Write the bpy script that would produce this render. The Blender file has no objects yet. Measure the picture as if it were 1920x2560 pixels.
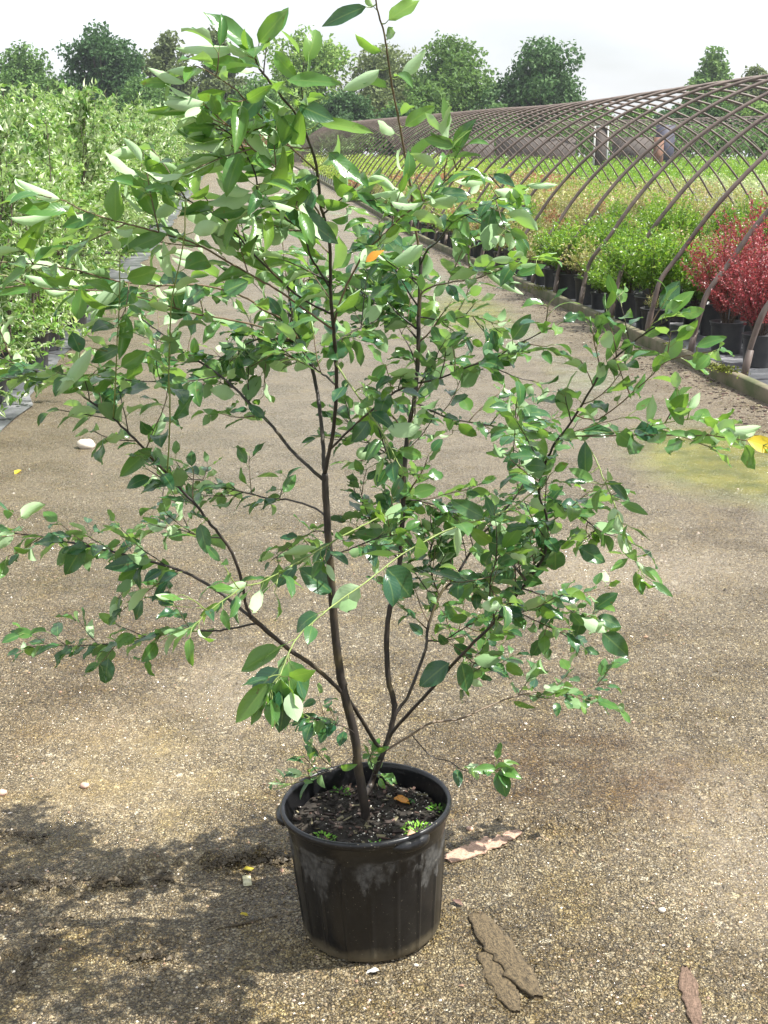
import bpy, math, random
import numpy as np
from mathutils import Vector, noise
sc = bpy.context.scene
PI = math.pi
# ------------------------------------------------------------------ camera
F, HY, CAMH = 3200.0, 385.0, 1.68
pitch = math.atan((1280 - HY) / F)
cam_d = bpy.data.cameras.new('camera'); cam = bpy.data.objects.new('camera', cam_d); sc.collection.objects.link(cam)
cam_d.sensor_fit = 'VERTICAL'; cam_d.sensor_height = 36; cam_d.lens = 36 * F / 2560
cam_d.clip_start = .05; cam_d.clip_end = 1500
cam.location = (0, 0, CAMH); cam.rotation_euler = (PI / 2 - pitch, 0, 0)
sc.camera = cam
# ------------------------------------------------------------------ light
SUN_EL, SUN_AZ = math.radians(58), math.radians(-4)      # azimuth from +X towards +Y
sdir = Vector((math.cos(SUN_EL) * math.cos(SUN_AZ), math.cos(SUN_EL) * math.sin(SUN_AZ), math.sin(SUN_EL)))
sun_d = bpy.data.lights.new('sun', 'SUN'); sun_d.energy = 5.0; sun_d.angle = math.radians(.53); sun_d.color = (1, .97, .915)
sun = bpy.data.objects.new('sun', sun_d); sc.collection.objects.link(sun)
sun.rotation_euler = (-sdir).to_track_quat('-Z', 'Y').to_euler()
w = bpy.data.worlds.new('World'); sc.world = w; w.use_nodes = True
nt = w.node_tree; nt.nodes.clear()
def N(t, typ, **k):
    n = t.nodes.new(typ)
    for a, b in k.items():
        if a in n.inputs.keys() if isinstance(a, str) else False: n.inputs[a].default_value = b
        else: setattr(n, a, b)
    return n
sky = N(nt, 'ShaderNodeTexSky', sky_type='NISHITA'); sky.sun_disc = False
sky.sun_elevation = SUN_EL; sky.sun_rotation = PI / 2 - SUN_AZ; sky.air_density = 1.2; sky.dust_density = 3.0
tc = N(nt, 'ShaderNodeTexCoord'); mp = N(nt, 'ShaderNodeMapping'); mp.inputs['Scale'].default_value = (1, 1, 3.2)
cn = N(nt, 'ShaderNodeTexNoise'); cn.inputs['Scale'].default_value = 2.2; cn.inputs['Detail'].default_value = 7
cr = N(nt, 'ShaderNodeMapRange'); cr.inputs['From Min'].default_value = .32; cr.inputs['From Max'].default_value = .60
cr.inputs['To Min'].default_value = .38; cr.inputs['To Max'].default_value = .93
mx = N(nt, 'ShaderNodeMixRGB'); mx.inputs['Color2'].default_value = (8.3, 8.55, 9.1, 1)
bg = N(nt, 'ShaderNodeBackground'); bg.inputs['Strength'].default_value = .076; wo = N(nt, 'ShaderNodeOutputWorld')
L = nt.links.new
L(tc.outputs['Generated'], mp.inputs[0]); L(mp.outputs[0], cn.inputs['Vector']); L(cn.outputs[0], cr.inputs[0])
L(cr.outputs[0], mx.inputs['Fac']); L(sky.outputs[0], mx.inputs['Color1']); L(mx.outputs[0], bg.inputs[0]); L(bg.outputs[0], wo.inputs[0])
sc.view_settings.view_transform = 'Standard'; sc.view_settings.look = 'None'; sc.view_settings.gamma = 1
sc.view_settings.exposure = 1.08
sc.render.engine = 'CYCLES'; sc.cycles.max_bounces = 8; sc.cycles.transparent_max_bounces = 8
# ------------------------------------------------------------------ helpers
fw = np.array([0, math.cos(pitch), -math.sin(pitch)]); upv = np.array([0, math.sin(pitch), math.cos(pitch)])
C0 = np.array([0, 0, CAMH])
def at(x, y, Y):                       # the world point seen at photo pixel (x, y) at world distance Y
    d = fw * F + np.array([1., 0, 0]) * (x - 960) + upv * (1280 - y)
    return C0 + d * (Y / d[1])
def proj(P):
    d = np.asarray(P) - C0; z = d @ fw
    return 960 + F * d[0] / z, 1280 - F * (d @ upv) / z
Dv = np.array([-.11214, .99369, 0]); Rv = np.array([.99369, .11214, 0])
def rise(v): return .016 * max(0., min(v, 92.) - 25) * min(1, max(0, (v - 20) / 15.)) if v > 25 else 0.
def W(u, v, z=0.):                     # row coordinates: u across the rows, v along them, z above the ground
    P = Rv * u + Dv * v; return np.array([P[0], P[1], z + rise(v)])
rowang = math.atan2(Dv[1], Dv[0]) - PI / 2
rng = np.random.default_rng(7)

class MB:
    def __init__(s): s.v = []; s.f = []; s.m = []; s.uv = []; s.n = 0
    def add(s, V, Fc, mat=0, uv=None):
        V = np.asarray(V, float)
        s.v.append(V); s.f += [tuple(i + s.n for i in f) for f in Fc]; s.m += [mat] * len(Fc)
        s.uv.append(np.zeros((len(V), 2)) if uv is None else np.asarray(uv, float)); s.n += len(V)
    def build(s, name, mats, parent=None, smooth=True, loc=None):
        V = np.concatenate(s.v) if s.v else np.zeros((0, 3))
        if parent is not None: V = V - np.array(world_loc(parent))
        if loc is not None: V = V - np.array(loc)
        me = bpy.data.meshes.new(name); me.from_pydata(V.tolist(), [], s.f)
        if not isinstance(mats, (list, tuple)): mats = [mats]
        for m in mats: me.materials.append(m)
        me.polygons.foreach_set('material_index', s.m)
        me.polygons.foreach_set('use_smooth', [smooth] * len(s.f))
        UV = np.concatenate(s.uv); ul = me.uv_layers.new(name='UVMap')
        li = np.zeros(len(me.loops), int); me.loops.foreach_get('vertex_index', li)
        ul.data.foreach_set('uv', UV[li].ravel()); me.update()
        o = bpy.data.objects.new(name, me); sc.collection.objects.link(o)
        if parent is not None: o.parent = parent
        if loc is not None: o.location = loc
        return o
    def box(s, c, size, rz=0., mat=0, rot=None):
        x, y, z = np.array(size) / 2
        V = np.array([[a, b, d] for a in (-x, x) for b in (-y, y) for d in (-z, z)])
        if rot is not None: V = V @ np.array(rot).T
        ca, sa = math.cos(rz), math.sin(rz)
        V = V @ np.array([[ca, sa, 0], [-sa, ca, 0], [0, 0, 1]]) + np.array(c)
        s.add(V, [(0, 1, 3, 2), (4, 6, 7, 5), (0, 4, 5, 1), (2, 3, 7, 6), (0, 2, 6, 4), (1, 5, 7, 3)], mat)
    def tube(s, P, r, sides=8, mat=0, cap=True, vs=1.):
        P = np.asarray(P, float); n = len(P); r = np.broadcast_to(r, (n,))
        T = np.gradient(P, axis=0); T /= np.linalg.norm(T, axis=1)[:, None] + 1e-9
        ref = np.array([0, 0, 1.]) if abs(T[0][2]) < .9 else np.array([1., 0, 0])
        a = np.cross(ref, T[0]); a /= np.linalg.norm(a); V = []; uv = []; L_ = 0
        for i in range(n):
            a = a - T[i] * (a @ T[i]); a /= np.linalg.norm(a) + 1e-9; b = np.cross(T[i], a)
            if i: L_ += np.linalg.norm(P[i] - P[i - 1])
            for k in range(sides):
                t = 2 * PI * k / sides; V.append(P[i] + r[i] * (a * math.cos(t) + b * math.sin(t))); uv.append((k / sides, L_ * vs))
        Fc = [(i * sides + k, i * sides + (k + 1) % sides, (i + 1) * sides + (k + 1) % sides, (i + 1) * sides + k) for i in range(n - 1) for k in range(sides)]
        if cap: Fc += [tuple(range(sides))[::-1], tuple((n - 1) * sides + k for k in range(sides))]
        s.add(V, Fc, mat, uv)
    def lathe(s, prof, n=48, mat=0, c=(0, 0, 0), fn=None):
        V = []
        for (r, z) in prof:
            for k in range(n):
                t = 2 * PI * k / n; rr = r + (fn(t, r, z) if fn else 0)
                V.append((c[0] + rr * math.cos(t), c[1] + rr * math.sin(t), c[2] + z))
        m = len(prof)
        s.add(V, [(i * n + k, i * n + (k + 1) % n, (i + 1) * n + (k + 1) % n, (i + 1) * n + k) for i in range(m - 1) for k in range(n)], mat)

def world_loc(o):
    l = np.array(o.location)
    while o.parent is not None: o = o.parent; l = l + np.array(o.location)
    return l
def tag(o, label=None, cat=None, group=None, kind=None):
    if label: o['label'] = label
    if cat: o['category'] = cat
    if group: o['group'] = group
    if kind: o['kind'] = kind
    return o
def empty(name, loc=(0, 0, 0), rz=0.):
    o = bpy.data.objects.new(name, None); sc.collection.objects.link(o); o.location = loc; o.rotation_euler = (0, 0, rz); o.empty_display_size = .1
    return o
def copy_tree(o, parent=None):
    c = o.copy(); sc.collection.objects.link(c)
    if parent is not None: c.parent = parent
    for ch in list(o.children): copy_tree(ch, c)
    return c
def smooth_path(P, k=5):
    P = np.asarray(P, float); Q = np.vstack([2 * P[0] - P[1], P, 2 * P[-1] - P[-2]]); out = []
    for i in range(1, len(Q) - 2):
        for t in np.linspace(0, 1, k, endpoint=False):
            a, b, c, d = Q[i - 1:i + 3]
            out.append(.5 * (2 * b + (c - a) * t + (2 * a - 5 * b + 4 * c - d) * t * t + (3 * b - a - 3 * c + d) * t ** 3))
    out.append(Q[-2]); return np.array(out)
def unit(a): return a / (np.linalg.norm(a) + 1e-9)

# ------------------------------------------------------------------ materials
def new_mat(name):
    m = bpy.data.materials.new(name); m.use_nodes = True; t = m.node_tree; t.nodes.clear()
    out = t.nodes.new('ShaderNodeOutputMaterial'); b = t.nodes.new('ShaderNodeBsdfPrincipled'); t.links.new(b.outputs[0], out.inputs[0])
    return m, t, b, out
def ramp(t, stops, fac=None, interp='LINEAR'):
    r = t.nodes.new('ShaderNodeValToRGB'); e = r.color_ramp.elements; r.color_ramp.interpolation = interp
    while len(e) < len(stops): e.new(.5)
    for i, (p, c) in enumerate(stops): e[i].position = p; e[i].color = (*c, 1) if len(c) == 3 else c
    if fac is not None: t.links.new(fac, r.inputs[0])
    return r
def noisen(t, vec, scale, detail=4, rough=.55):
    n = t.nodes.new('ShaderNodeTexNoise'); n.inputs['Scale'].default_value = scale; n.inputs['Detail'].default_value = detail
    n.inputs['Roughness'].default_value = rough
    if vec is not None: t.links.new(vec, n.inputs['Vector'])
    return n
def math_n(t, op, a, b=None, c=None, clamp=False):
    n = t.nodes.new('ShaderNodeMath'); n.operation = op; n.use_clamp = clamp
    for i, x in enumerate((a, b, c)):
        if x is None: continue
        if isinstance(x, (int, float)): n.inputs[i].default_value = x
        else: t.links.new(x, n.inputs[i])
    return n.outputs[0]
def mixc(t, fac, a, b, mode='MIX'):
    n = t.nodes.new('ShaderNodeMixRGB'); n.blend_type = mode
    for i, x in enumerate((fac, a, b)):
        if isinstance(x, (int, float)): n.inputs[i].default_value = x
        elif isinstance(x, tuple): n.inputs[i].default_value = (*x, 1)
        else: t.links.new(x, n.inputs[i])
    return n.outputs[0]
def maprange(t, v, a, b, c=0., d=1.):
    n = t.nodes.new('ShaderNodeMapRange'); n.inputs[1].default_value = a; n.inputs[2].default_value = b; n.inputs[3].default_value = c; n.inputs[4].default_value = d
    t.links.new(v, n.inputs[0]); return n.outputs[0]
def bump(t, h, b, strength=.5, dist=.01, prev=None):
    n = t.nodes.new('ShaderNodeBump'); n.inputs['Strength'].default_value = strength; n.inputs['Distance'].default_value = dist
    t.links.new(h, n.inputs['Height'])
    if prev is not None: t.links.new(prev, n.inputs['Normal'])
    if b is not None: t.links.new(n.outputs[0], b.inputs['Normal'])
    return n.outputs[0]

def leaf_mat(name, tops, under, rough=.38, transl=.32, tcol=(.30, .48, .05), veins=True, spec=.5):
    m, t, b, out = new_mat(name)
    g = t.nodes.new('ShaderNodeNewGeometry')
    n = len(tops); top = ramp(t, [(i / max(1, n - 1), c) for i, c in enumerate(tops)], g.outputs['Random Per Island']).outputs[0]
    un = mixc(t, math_n(t, 'MULTIPLY', g.outputs['Random Per Island'], .6), under, tuple(min(1, x * 1.35) for x in under))
    if not veins:
        oi = t.nodes.new('ShaderNodeObjectInfo'); cv = t.nodes.new('ShaderNodeHueSaturation'); t.links.new(top, cv.inputs['Color']); t.links.new(maprange(t, oi.outputs['Random'], 0, 1, .6, 1.35), cv.inputs['Value']); t.links.new(maprange(t, oi.outputs['Random'], 0, 1, .515, .485), cv.inputs['Hue']); top = cv.outputs[0]
    if veins:
        uv = t.nodes.new('ShaderNodeTexCoord'); sp = t.nodes.new('ShaderNodeSeparateXYZ'); t.links.new(uv.outputs['UV'], sp.inputs[0])
        au = math_n(t, 'ABSOLUTE', sp.outputs[0])
        ph = math_n(t, 'SUBTRACT', sp.outputs[1], math_n(t, 'MULTIPLY', au, .28))
        wv = math_n(t, 'POWER', math_n(t, 'ABSOLUTE', math_n(t, 'SINE', math_n(t, 'MULTIPLY', ph, 26.))), .5)
        mid = math_n(t, 'MULTIPLY', au, 9., clamp=True)
        top = mixc(t, mid, mixc(t, .3, top, (.28, .38, .10)), top)
        top = mixc(t, math_n(t, 'MULTIPLY', math_n(t, 'SUBTRACT', 1., wv), .06), top, (.2, .32, .08))
        h = math_n(t, 'MULTIPLY', wv, mid); nn = noisen(t, uv.outputs['UV'], 6, 3)
        bump(t, math_n(t, 'ADD', h, math_n(t, 'MULTIPLY', nn.outputs[0], .7)), b, .2, .0006)
        # water spots and wear
        tc_ = t.nodes.new('ShaderNodeTexCoord'); sn = noisen(t, tc_.outputs['Object'], 38, 3)
        top = mixc(t, maprange(t, sn.outputs[0], .60, .72, 0, .35), top, (.22, .30, .15)); lo = noisen(t, tc_.outputs['Object'], 11, 2); top = mixc(t, maprange(t, lo.outputs[0], .4, .65, 0, .5), top, mixc(t, 1., top, (1.5, 1.35, .8), 'MULTIPLY')); br = noisen(t, tc_.outputs['Object'], 70, 2); top = mixc(t, maprange(t, br.outputs[0], .70, .74, 0, .8), top, (.12, .07, .03))
    col = mixc(t, g.outputs['Backfacing'], top, un)
    t.links.new(col, b.inputs['Base Color'])
    b.inputs['Roughness'].default_value = rough; b.inputs['Specular IOR Level'].default_value = spec
    ro = maprange(t, g.outputs['Backfacing'], 0, 1, rough, .7); t.links.new(ro, b.inputs['Roughness'])
    tr = t.nodes.new('ShaderNodeBsdfTranslucent'); t.links.new(mixc(t, .35, tcol, top), tr.inputs[0])
    ms = t.nodes.new('ShaderNodeMixShader'); ms.inputs[0].default_value = transl
    t.links.new(b.outputs[0], ms.inputs[1]); t.links.new(tr.outputs[0], ms.inputs[2]); t.links.new(ms.outputs[0], out.inputs[0])
    return m
M = {}
M['leaf'] = leaf_mat('mature_leaf', [(.014, .058, .026), (.032, .108, .036), (.016, .068, .042), (.055, .145, .038), (.024, .08, .034)], (.16, .27, .11), .25, .20, (.20, .42, .04), spec=.6)
M['leaf_young'] = leaf_mat('young_leaf', [(.038, .13, .038), (.085, .20, .05), (.042, .13, .05), (.14, .26, .05)], (.40, .55, .32), .27, .34, (.34, .58, .05))
M['leaf_yellow'] = leaf_mat('yellow_leaf', [(.65, .50, .03), (.5, .42, .05)], (.6, .5, .1), .4, .35, (.8, .55, .05))
M['leaf_orange'] = leaf_mat('orange_leaf', [(.7, .22, .02), (.62, .32, .06)], (.6, .35, .15), .4, .3, (.8, .3, .05))
M['row_leaf'] = leaf_mat('row_leaf', [(.10, .23, .035), (.17, .33, .055), (.08, .18, .05), (.34, .46, .15)], (.66, .76, .48), .32, .34, (.34, .52, .08), veins=False)
M['shrub_green'] = leaf_mat('shrub_green', [(.07, .18, .02), (.13, .26, .03), (.04, .12, .02), (.26, .34, .05), (.10, .20, .03)], (.16, .3, .06), .35, .35, (.35, .6, .03), veins=False)
M['shrub_pale'] = leaf_mat('shrub_pale', [(.20, .25, .06), (.32, .35, .11), (.11, .16, .045), (.36, .32, .15), (.30, .19, .12), (.15, .23, .05)], (.28, .3, .12), .5, .3, (.5, .5, .1), veins=False)
M['shrub_lime'] = leaf_mat('shrub_lime', [(.19, .28, .055), (.27, .33, .07), (.13, .21, .045)], (.35, .45, .1), .5, .3, (.5, .65, .05), veins=False)
M['shrub_russet'] = leaf_mat('shrub_russet', [(.30, .10, .05), (.22, .2, .05), (.36, .14, .09), (.2, .2, .06)], (.3, .18, .1), .5, .3, (.5, .2, .1), veins=False)
M['shrub_red'] = leaf_mat('shrub_red', [(.22, .025, .04), (.38, .05, .07), (.09, .016, .025), (.48, .14, .15), (.14, .07, .04)], (.34, .10, .10), .42, .25, (.6, .08, .07), veins=False)
M['shrub_cream'] = leaf_mat('shrub_cream', [(.42, .46, .22), (.2, .3, .08), (.55, .56, .34)], (.4, .45, .25), .5, .3, (.5, .6, .2), veins=False)

def simple(name, col, rough=.7, nscale=30, amt=.3, bmp=.3, bd=.003, metal=0., spec=.5, coords='Object', col2=None):
    m, t, b, out = new_mat(name); tc_ = t.nodes.new('ShaderNodeTexCoord')
    n = noisen(t, tc_.outputs[coords], nscale, 5); c2 = col2 or tuple(x * (1 - amt) for x in col)
    t.links.new(ramp(t, [(.35, c2), (.65, tuple(min(1, x * (1 + amt * .5)) for x in col))], n.outputs[0]).outputs[0], b.inputs['Base Color'])
    b.inputs['Roughness'].default_value = rough; b.inputs['Metallic'].default_value = metal; b.inputs['Specular IOR Level'].default_value = spec
    if bmp: bump(t, n.outputs[0], b, bmp, bd)
    return m
M['pipe'] = simple('rusty_pipe', (.135, .102, .085), .55, 9, .35, .15, .002, 0, .4)
M['board'] = simple('mossy_board', (.14, .115, .075), .85, 6, .5, .6, .006, col2=(.07, .085, .03))
M['pot_small'] = simple('pot_plastic', (.028, .029, .032), .42, 14, .35, .1, .002, col2=(.05, .05, .05))
M['soil'] = simple('potting_mix', (.030, .024, .018), .95, 60, .6, .8, .006)
M['stem_small'] = simple('twig_bark', (.10, .075, .055), .8, 40, .4, .3)
M['bark_far'] = simple('tree_bark', (.12, .10, .08), .9, 3, .4, .5, .05)
M['white'] = simple('white_paint', (.45, .45, .42), .5, 20, .1, .1)

def bark_mat():
    m, t, b, out = new_mat('serviceberry_bark'); uv = t.nodes.new('ShaderNodeTexCoord')
    mpn = t.nodes.new('ShaderNodeMapping'); mpn.inputs['Scale'].default_value = (1, 1, .25); t.links.new(uv.outputs['Object'], mpn.inputs[0])
    n = noisen(t, mpn.outputs[0], 60, 5); n2 = noisen(t, uv.outputs['Object'], 9, 3)
    c = ramp(t, [(.3, (.016, .012, .010)), (.55, (.030, .023, .018)), (.75, (.07, .052, .035))], n.outputs[0]).outputs[0]
    c = mixc(t, maprange(t, n2.outputs[0], .55, .7, 0, .6), c, (.11, .085, .03)); t.links.new(c, b.inputs['Base Color'])
    t.links.new(maprange(t, n2.outputs[0], .4, .6, .42, .75), b.inputs['Roughness']); bump(t, n.outputs[0], b, .6, .002)
    return m
M['bark'] = bark_mat()
M['bark_young'] = simple('young_bark', (.14, .095, .055), .5, 30, .35, .2, .001)
M['bark_green'] = simple('green_shoot', (.20, .26, .07), .45, 30, .3, .1, .001)

def pot_mat():
    m, t, b, out = new_mat('nursery_pot_plastic'); tc_ = t.nodes.new('ShaderNodeTexCoord'); o = tc_.outputs['Object']
    mp_ = t.nodes.new('ShaderNodeMapping'); mp_.inputs['Scale'].default_value = (1, 1, .55); t.links.new(o, mp_.inputs[0])
    sp = t.nodes.new('ShaderNodeSeparateXYZ'); t.links.new(o, sp.inputs[0])
    n = noisen(t, mp_.outputs[0], 12, 7, .68); nf = noisen(t, o, 90, 4)
    # dried silt high on the wall with a ragged drip edge
    lvl = math_n(t, 'ADD', sp.outputs[2], math_n(t, 'MULTIPLY', math_n(t, 'SUBTRACT', n.outputs[0], .5), .42))
    silt = maprange(t, lvl, .202, .218); silt = math_n(t, 'MULTIPLY', silt, maprange(t, sp.outputs[2], .262, .256))
    n3 = noisen(t, mp_.outputs[0], 7, 3); silt = math_n(t, 'MULTIPLY', silt, maprange(t, n3.outputs[0], .44, .50)); n4 = noisen(t, mp_.outputs[0], 34, 5, .7); silt = math_n(t, 'MULTIPLY', silt, maprange(t, n4.outputs[0], .36, .52, .12, 1))
    base = ramp(t, [(.3, (.004, .0042, .005)), (.7, (.008, .0083, .0095))], nf.outputs[0]).outputs[0]
    c = mixc(t, math_n(t, 'MULTIPLY', silt, math_n(t, 'MULTIPLY', maprange(t, nf.outputs[0], .3, .6, .3, 1.), .48)), base, (.15, .145, .13))
    thin = maprange(t, n.outputs[0], .45, .75, 0, .18); c = mixc(t, thin, c, (.05, .047, .042))
    lb = math_n(t, 'ADD', sp.outputs[2], math_n(t, 'MULTIPLY', n.outputs[0], -.07))
    mud = maprange(t, lb, .005, -.025); c = mixc(t, math_n(t, 'MULTIPLY', mud, .8), c, (.13, .105, .06))
    speck = maprange(t, noisen(t, o, 260, 1).outputs[0], .74, .77, 0, .6); c = mixc(t, speck, c, (.3, .27, .2))
    t.links.new(c, b.inputs['Base Color'])
    t.links.new(math_n(t, 'ADD', .30, math_n(t, 'MULTIPLY', math_n(t, 'MAXIMUM', silt, mud), .5)), b.inputs['Roughness'])
    bump(t, nf.outputs[0], b, .15, .002)
    return m
M['pot'] = pot_mat()

def ground_mat():
    m, t, b, out = new_mat('wet_gravel'); g = t.nodes.new('ShaderNodeNewGeometry'); P = g.outputs['Position']
    sp = t.nodes.new('ShaderNodeSeparateXYZ'); t.links.new(P, sp.inputs[0])
    # distance-aware coarse/fine grit: three voronoi sizes
    def vor(scale, feat='F1'):
        v = t.nodes.new('ShaderNodeTexVoronoi'); v.inputs['Scale'].default_value = scale; v.feature = feat; t.links.new(wp, v.inputs['Vector']); return v
    wn = noisen(t, P, 60, 2); vm = t.nodes.new('ShaderNodeVectorMath'); vm.operation = 'MULTIPLY_ADD'; vm.inputs[1].default_value = (.012,) * 3
    t.links.new(wn.outputs['Color'], vm.inputs[0]); t.links.new(P, vm.inputs[2]); wp = vm.outputs[0]
    va, vb, vc = vor(165), vor(330), vor(60)
    sa = t.nodes.new('ShaderNodeSeparateColor'); t.links.new(va.outputs['Color'], sa.inputs[0])
    sb = t.nodes.new('ShaderNodeSeparateColor'); t.links.new(vb.outputs['Color'], sb.inputs[0])
    sc_ = t.nodes.new('ShaderNodeSeparateColor'); t.links.new(vc.outputs['Color'], sc_.inputs[0])
    st = [(0, (.030, .022, .012)), (.25, (.10, .075, .038)), (.5, (.20, .15, .08)), (.72, (.29, .225, .125)), (.86, (.42, .35, .22)), (.93, (.60, .52, .38)), (1, (.85, .80, .68))]
    ca = ramp(t, st, sa.outputs[0]).outputs[0]; cb = ramp(t, st, sb.outputs[0]).outputs[0]; cc = ramp(t, st, sc_.outputs[0]).outputs[0]
    c = mixc(t, .5, ca, cb); c = mixc(t, maprange(t, sc_.outputs[1], .78, .8, 0, .55), c, cc)
    big = noisen(t, P, 1.3, 5, .6); mid = noisen(t, P, 5.5, 5, .6); n3 = noisen(t, P, 2.3, 6, .7)
    gap = maprange(t, va.outputs['Distance'], .40, .72, 0, .75); c = mixc(t, gap, c, (.035, .026, .014))
    def spot(x, y, rx, ry, soft=.5, amp=.9):
        dx = math_n(t, 'MULTIPLY', math_n(t, 'SUBTRACT', sp.outputs[0], x), 1 / rx); dy = math_n(t, 'MULTIPLY', math_n(t, 'SUBTRACT', sp.outputs[1], y), 1 / ry)
        d = math_n(t, 'SQRT', math_n(t, 'ADD', math_n(t, 'MULTIPLY', dx, dx), math_n(t, 'MULTIPLY', dy, dy)))
        d = math_n(t, 'ADD', d, math_n(t, 'MULTIPLY', math_n(t, 'SUBTRACT', n3.outputs[0], .5), amp * 2))
        return maprange(t, d, 1 + soft, 1 - soft)
    wet = maprange(t, math_n(t, 'ADD', math_n(t, 'MULTIPLY', n3.outputs[0], .7), math_n(t, 'MULTIPLY', big.outputs[0], .3)), .47, .56)
    c = mixc(t, math_n(t, 'MULTIPLY', wet, .5), c, mixc(t, 1., c, (.52, .46, .33), 'MULTIPLY'))
    olive = maprange(t, mid.outputs[0], .50, .64, 0, .6); c = mixc(t, olive, c, mixc(t, 1., c, (.98, .88, .42), 'MULTIPLY'))
    silt = spot(-.75, 3.32, .30, .45); grey = math_n(t, 'MAXIMUM', spot(.95, 5.15, .55, .38), math_n(t, 'MAXIMUM', spot(.95, 2.9, .25, .5), spot(-.45, 3.9, .25, .35)))
    c = mixc(t, math_n(t, 'MULTIPLY', math_n(t, 'MULTIPLY', silt, maprange(t, mid.outputs[0], .42, .52, .15, 1.)), .28), c, (.25, .20, .115)); c = mixc(t, math_n(t, 'MULTIPLY', math_n(t, 'MULTIPLY', grey, maprange(t, mid.outputs[0], .42, .52, .3, 1.)), .42), c, (.19, .16, .13))
    rust = math_n(t, 'MAXIMUM', spot(.52, 3.3, .38, .30), math_n(t, 'MULTIPLY', spot(-1.0, 4.2, .35, .9), .6)); c = mixc(t, math_n(t, 'MULTIPLY', math_n(t, 'MULTIPLY', rust, maprange(t, mid.outputs[0], .40, .56, .3, 1.)), .85), c, mixc(t, 1., c, (.50, .37, .22), 'MULTIPLY')); wet = math_n(t, 'MAXIMUM', wet, rust)
    silt = math_n(t, 'MAXIMUM', silt, grey)
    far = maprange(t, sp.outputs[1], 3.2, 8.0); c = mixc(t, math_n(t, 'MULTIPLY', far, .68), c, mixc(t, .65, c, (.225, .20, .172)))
    # across-lane coordinate
    u = math_n(t, 'ADD', math_n(t, 'MULTIPLY', sp.outputs[0], .99369), math_n(t, 'MULTIPLY', sp.outputs[1], .11214))
    v = math_n(t, 'ADD', math_n(t, 'MULTIPLY', sp.outputs[0], -.11214), math_n(t, 'MULTIPLY', sp.outputs[1], .99369))
    # algae runnel along the kerb
    wob = math_n(t, 'MULTIPLY', math_n(t, 'SUBTRACT', noisen(t, P, .6, 3).outputs[0], .5), .9)
    du = math_n(t, 'ABSOLUTE', math_n(t, 'SUBTRACT', math_n(t, 'ADD', u, wob), 2.68))
    run = math_n(t, 'MULTIPLY', maprange(t, du, .28, .10), maprange(t, noisen(t, P, .9, 4).outputs[0], .38, .58))
    rc = ramp(t, [(.3, (.17, .19, .10)), (.5, (.16, .17, .13)), (.7, (.22, .19, .05))], noisen(t, P, 1.1, 2).outputs[0]).outputs[0]
    c = mixc(t, math_n(t, 'MULTIPLY', run, .8), c, rc)
    pud = math_n(t, 'MAXIMUM', spot(2.05, 7.1, .62, .95, .25, .35), spot(.95, 14.2, .45, 1.6, .4, .5)); c = mixc(t, math_n(t, 'MULTIPLY', pud, .9), c, ramp(t, [(.35, (.085, .105, .02)), (.6, (.17, .17, .03))], mid.outputs[0]).outputs[0]); run = math_n(t, 'MAXIMUM', run, pud)
    lft = maprange(t, u, .0, -1.2); c = mixc(t, math_n(t, 'MULTIPLY', math_n(t, 'MULTIPLY', lft, far), .35), c, mixc(t, 1., c, (.78, .68, .48), 'MULTIPLY'))
    # pale dry strip and litter beside the kerb
    kerb = maprange(t, math_n(t, 'ADD', u, math_n(t, 'MULTIPLY', mid.outputs[0], .5)), 3.15, 3.5)
    c = mixc(t, math_n(t, 'MULTIPLY', kerb, .4), c, ramp(t, [(.3, (.10, .07, .045)), (.7, (.34, .28, .2))], sc_.outputs[2]).outputs[0])
    c = mixc(t, 1., c, (1.02, .985, .87), 'MULTIPLY')
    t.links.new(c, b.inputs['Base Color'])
    smooth = math_n(t, 'MAXIMUM', math_n(t, 'MULTIPLY', silt, .85), math_n(t, 'MULTIPLY', run, .95))
    ro = math_n(t, 'SUBTRACT', .62, math_n(t, 'MULTIPLY', math_n(t, 'MAXIMUM', wet, grey), .26)); ro = math_n(t, 'SUBTRACT', ro, math_n(t, 'MULTIPLY', run, .3))
    gl = math_n(t, 'GREATER_THAN', sa.outputs[2], .7); ro = math_n(t, 'SUBTRACT', ro, math_n(t, 'MULTIPLY', gl, .32))
    t.links.new(math_n(t, 'MAXIMUM', ro, .12), b.inputs['Roughness']); b.inputs['Specular IOR Level'].default_value = .7
    k = math_n(t, 'SUBTRACT', 1., math_n(t, 'MULTIPLY', smooth, .75))
    hA = math_n(t, 'MULTIPLY', math_n(t, 'SUBTRACT', .7, va.outputs['Distance']), k)
    hB = math_n(t, 'MULTIPLY', math_n(t, 'SUBTRACT', .7, vb.outputs['Distance']), k)
    hC = math_n(t, 'MULTIPLY', math_n(t, 'SUBTRACT', .7, vc.outputs['Distance']), math_n(t, 'MULTIPLY', k, math_n(t, 'GREATER_THAN', sc_.outputs[1], .6)))
    h = math_n(t, 'ADD', math_n(t, 'MULTIPLY', hA, 1.), math_n(t, 'ADD', math_n(t, 'MULTIPLY', hB, .45), math_n(t, 'MULTIPLY', hC, 1.4)))
    bump(t, h, b, 1., .011)
    return m
M['ground'] = ground_mat()
def cloth_mat():
    m, t, b, out = new_mat('weed_mat_fabric'); g = t.nodes.new('ShaderNodeNewGeometry'); P = g.outputs['Position']
    n = noisen(t, P, 3, 5); c = ramp(t, [(.32, (.05, .052, .058)), (.5, (.09, .095, .10)), (.66, (.22, .22, .23))], n.outputs[0]).outputs[0]
    t.links.new(c, b.inputs['Base Color']); b.inputs['Roughness'].default_value = .42
    bump(t, noisen(t, P, 14, 4).outputs[0], b, .8, .02); return m
M['cloth'] = cloth_mat()

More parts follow.
